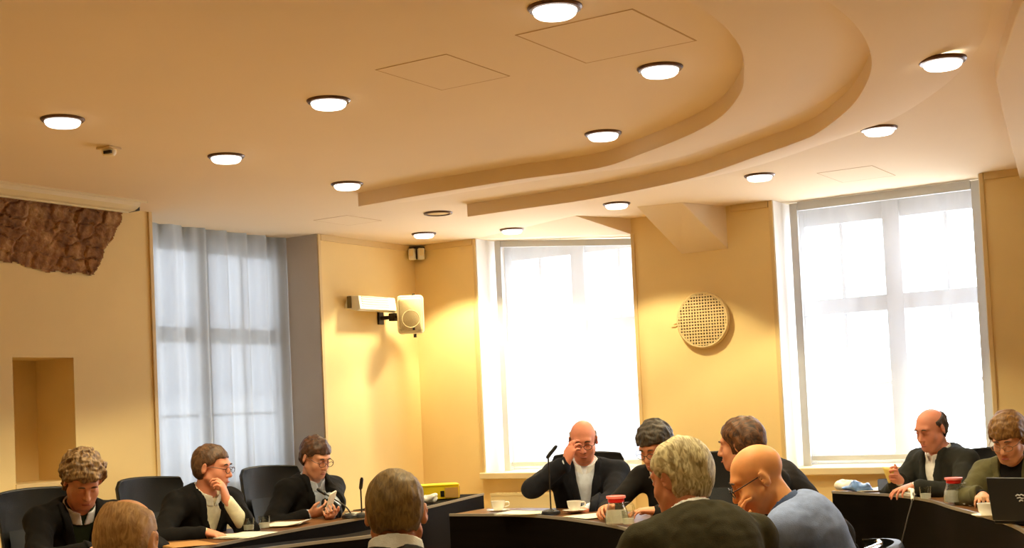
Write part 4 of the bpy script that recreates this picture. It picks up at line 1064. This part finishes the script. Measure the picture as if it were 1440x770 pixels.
pdk = person('dark-haired man with glasses bent over his papers behind the grey-haired man', 921, 627, 7.15, facing(-.66, -.75), lean=.34, hunch=.28, nod=.50, turn=.05, skin_c=(.84, .58, .44),
    hair=dict(kind='short', c=(.13, .10, .075), c2=(.30, .25, .19), t=.022, front=.052, amp=.004), top=(.10, .085, .075), inner=None, collar=(.80, .78, .72), glasses=(.12, .09, .07), name_top='sweater',
    hands={'R': dict(px=(858, 716, 6.95), dir=(-.1, 1, .15), curl=(.6, .7, .8, .8), palm=(-.5, 0, -.8)), 'L': dict(loc=(-.10, .44, .78))})
pbr = person('person with brown swept hair and black sweater leaning far over the desk', 1041, 626, 6.55, facing(-1, .0), lean=.68, hunch=.10, nod=.10, turn=-.45, skin_c=(.82, .56, .42),
    hair=dict(kind='bob', c=(.16, .085, .045), c2=(.46, .29, .15), t=.024, nape=-.075, amp=.0025, fr=90), top=(.115, .095, .085), inner=None, collar=(.86, .82, .70), name_top='sweater', bulk=1.12, sh=.19)
pg = person('grey-haired man in dark green sweater seen from behind at the curved desk', 956, 673, 4.40, facing(-.30, .95), lean=.40, hunch=.30, nod=.25, turn=.46, sdrop=.065, h=.0055, skin_c=(.86, .58, .42),
    hair=dict(kind='short', c=(.58, .50, .32), c2=(.95, .90, .70), t=.019, amp=.0028, fr=75, front=.055, nape=-.085), top=(.225, .205, .125), inner=None, collar=(.93, .93, .92), name_top='sweater', bulk=1.10, sh=.20)
pbl = person('bald man with dark glasses and blue sweater bowed in profile, hand at his chin', 1066, 672, 4.80, facing(-.90, .42), lean=.30, hunch=.46, nod=.48, turn=.38, h=.0055, skin_c=(.92, .64, .40),
    top=(.55, .62, .80), inner=None, collar=(.34, .40, .54), name_top='sweater', glasses=(.08, .06, .06), bulk=.84, sh=.168,
    hands={'L': dict(px=(1054, 752, 4.74), dir=(-.15, .40, 1), palm=(.5, -.8, .2), curl=(.6, .7, .8, .9), pole=(-.4, -.2, -1)), 'R': dict(loc=(.12, .46, .79))})
pf = person('man with short light-brown hair in dark suit seen from behind, nearest the camera', 557, 722, 3.80, facing(.02, 1), lean=.22, hunch=.20, nod=.20, turn=.0, h=.005, collar_h=.03, skin_c=(.86, .58, .40),
    hair=dict(kind='short', c=(.43, .33, .15), c2=(.60, .48, .25), t=.008, amp=.002, front=.06, nape=-.058), top=(.13, .115, .105), inner=(.94, .93, .90), vneck=(-.16, .09), collar=(.97, .96, .93), name_top='jacket', hands={'R': dict(loc=(.13, .40, .79), pole=(.3, -.6, -1)), 'L': dict(loc=(-.13, .40, .79), pole=(-.3, -.6, -1))})
pb = person('balding fair-haired man in white collar seen from behind at the bottom left', 180, 762, 3.72, facing(.10, 1), lean=.26, hunch=.24, nod=.22, turn=-.12, h=.005, collar_h=.03, skin_c=(.85, .60, .40),
    hair=dict(kind='bald', c=(.60, .42, .20), c2=(.80, .62, .36), t=.006, top=.092, amp=.0015), top=(.14, .12, .11), inner=(.94, .93, .90), vneck=(-.16, .09), collar=(.98, .97, .94), name_top='jacket', hands={'R': dict(loc=(.13, .40, .79), pole=(.3, -.6, -1)), 'L': dict(loc=(-.13, .40, .79), pole=(-.3, -.6, -1))})
pr_ = person('balding man in dark grey-green suit writing in front of the right-hand window', 1309, 603, 7.90, facing(-.90, -.44), lean=.22, hunch=.14, nod=.34, turn=.10, skin_c=(.86, .57, .46),
    hair=dict(kind='bald', c=(.18, .13, .11), c2=(.34, .27, .23), t=.008, top=.060), top=(.17, .17, .15), inner=(.90, .89, .87), vneck=(-.20, .055), collar=(.93, .92, .90), bulk=1.12, sh=.195,
    hands={'L': dict(px=(1283, 684, 7.62), dir=(.05, 1, -.1), curl=(.35, .4, .5, .55)), 'R': dict(px=(1264, 674, 7.82), dir=(-.15, .8, .35), palm=(-.9, 0, .2), curl=(.7, .8, .9, 1.0))})
pwo = person('woman with a light-brown bowl haircut and olive jacket looking down at the right edge', 1418, 616, 7.00, facing(-.62, -.78), lean=.30, hunch=.18, nod=.46, turn=-.05, skin_c=(.87, .62, .47), female=True,
    hair=dict(kind='bowl', c=(.38, .24, .10), c2=(.60, .43, .20), t=.024, amp=.003), top=(.36, .34, .22), inner=(.10, .085, .08), vneck=(-.22, .06), sh=.165, bulk=.95, glasses=(.55, .40, .28), neck_r=.048, lips=(.72, .36, .32),
    hands={'R': dict(px=(1382, 697, 6.75), dir=(-.25, 1, -.1), curl=(.5, .55, .6, .6)), 'L': dict(loc=(-.14, .40, .79))})

chair_for(pc, 'black high-backed chair of the curly-haired man at the far left'); chair_for(ph, 'black high-backed chair of the man resting his chin'); chair_for(pp, 'black high-backed chair before the left window, behind the man with the phone')
chair_for(pw, 'dark chair behind the man in front of the middle window'); chair_for(pdk, 'dark chair under the dark-haired man with glasses'); chair_for(pr_, 'black chair of the man in front of the right-hand window', (.98, False)); chair_for(pwo, 'black chair of the woman in olive', (.98, False))
low = (.80, True)
CHB = chair_for(pbl, 'black chair with chrome hoop behind the bald man in blue', low, -.02, -.0); CHB.location.x -= SR[0]*.22; CHB.location.y -= SR[1]*.22
chair_for(pbr, 'black low-backed chair of the person in the black sweater', (.62, False)); chair_for(pg, 'black chrome-hooped chair under the grey-haired man in green', (.80, True))
chair_for(pf, 'black chair under the man with short light-brown hair', (.80, True)); chair_for(pb, 'black chair under the balding fair-haired man', (.80, True))
q = at(1004, 652, 8.0); put_chair((.96, False), q[0], q[1], facing(-.25, -1), 'empty black chair between the grey-haired man and the bald man in blue')
# phone in the hands of the man before the left window, yellow paper in the right-hand man's fingers
P = at(465, 705, 7.93); t = empty('mobile_phone', tuple(P), facing(.9, -.44), label='pale phone held in both hands by the man before the left window', cat='phone')
m = MB(); loft(m, [(rrect(.070, .135, .01), -.004), (rrect(.072, .138, .01), 0), (rrect(.070, .135, .01), .004)]); o = m.build('case', M['white_plastic'], t); o.rotation_euler = (-.5, .25, 0)
m = MB(); m.box((0, -.0045, 0), (.060, .001, .118)); o = m.build('screen', M['yellow_note'], t, smooth=False); o.rotation_euler = (-.5, .25, 0)
P = at(1250, 668, 7.78); g = MB(); g.grid(lambda u, v: ((.006+.030*v)*math.cos(u*2*PI*1.05), (.006+.020*v)*math.sin(u*2*PI*1.05), -.045+.10*v-.02*v*abs(math.cos(u*PI))), 30, 8)
o = g.build('rolled_note', M['yellow_note']); o.location = Vector([float(v) for v in P]); o.modifiers.new('solid', 'SOLIDIFY').thickness = .0015; tag(o, 'curled yellow paper held up by the man before the right-hand window', 'paper')
# ================================================================ CAMERA, DAYLIGHT, RENDER LOOK
cd = bpy.data.cameras.new('camera'); cam = bpy.data.objects.new('camera', cd); COL.objects.link(cam)
cd.sensor_fit = 'HORIZONTAL'; cd.sensor_width = 36; cd.lens = F_PX/1440*36; cd.shift_y = (PP_Y-385)/1440; cd.clip_start = .05
Rm = Matrix(((RM[0][0], RM[1][0], -RM[2][0]), (RM[0][1], RM[1][1], -RM[2][1]), (RM[0][2], RM[1][2], -RM[2][2])))
cam.matrix_world = Matrix.Translation(Vector(CAM.tolist())) @ Rm.to_4x4()
scene.camera = cam
w = bpy.data.worlds.new('overcast_sky'); scene.world = w; w.use_nodes = True; bg = w.node_tree.nodes['Background']
bg.inputs['Color'].default_value = (.90, .95, 1.0, 1); bg.inputs['Strength'].default_value = SKY
def portal(c, sx, sy, n):
    l = bpy.data.lights.new('window_daylight', 'AREA'); l.shape = 'RECTANGLE'; l.size = sx; l.size_y = sy; l.cycles.is_portal = True
    o = bpy.data.objects.new('window_daylight', l); COL.objects.link(o); o.location = c; o.rotation_euler = Vector(n).to_track_quat('-Z', 'Y').to_euler()
for wv in (W2, W3, W4): portal(((wv[0]+wv[1])/2, WT+.03, (wv[2]+H)/2), wv[1]-wv[0], H-wv[2], (0, -1, 0))
portal((-WT-.03, (W1[0]+W1[1])/2, (W1[2]+H)/2), W1[1]-W1[0], H-W1[2], (1, 0, 0))
scene.view_settings.view_transform = 'Standard'; scene.view_settings.look = 'None'; scene.view_settings.exposure = EXPO; scene.view_settings.gamma = 1
scene.view_settings.use_curve_mapping = False
scene.cycles.use_denoising = True
scene.cycles.max_bounces = 10; scene.cycles.diffuse_bounces = 5; scene.cycles.transparent_max_bounces = 16; scene.cycles.transmission_bounces = 8
scene.cycles.sample_clamp_indirect = 8; scene.cycles.caustics_reflective = False; scene.cycles.caustics_refractive = False
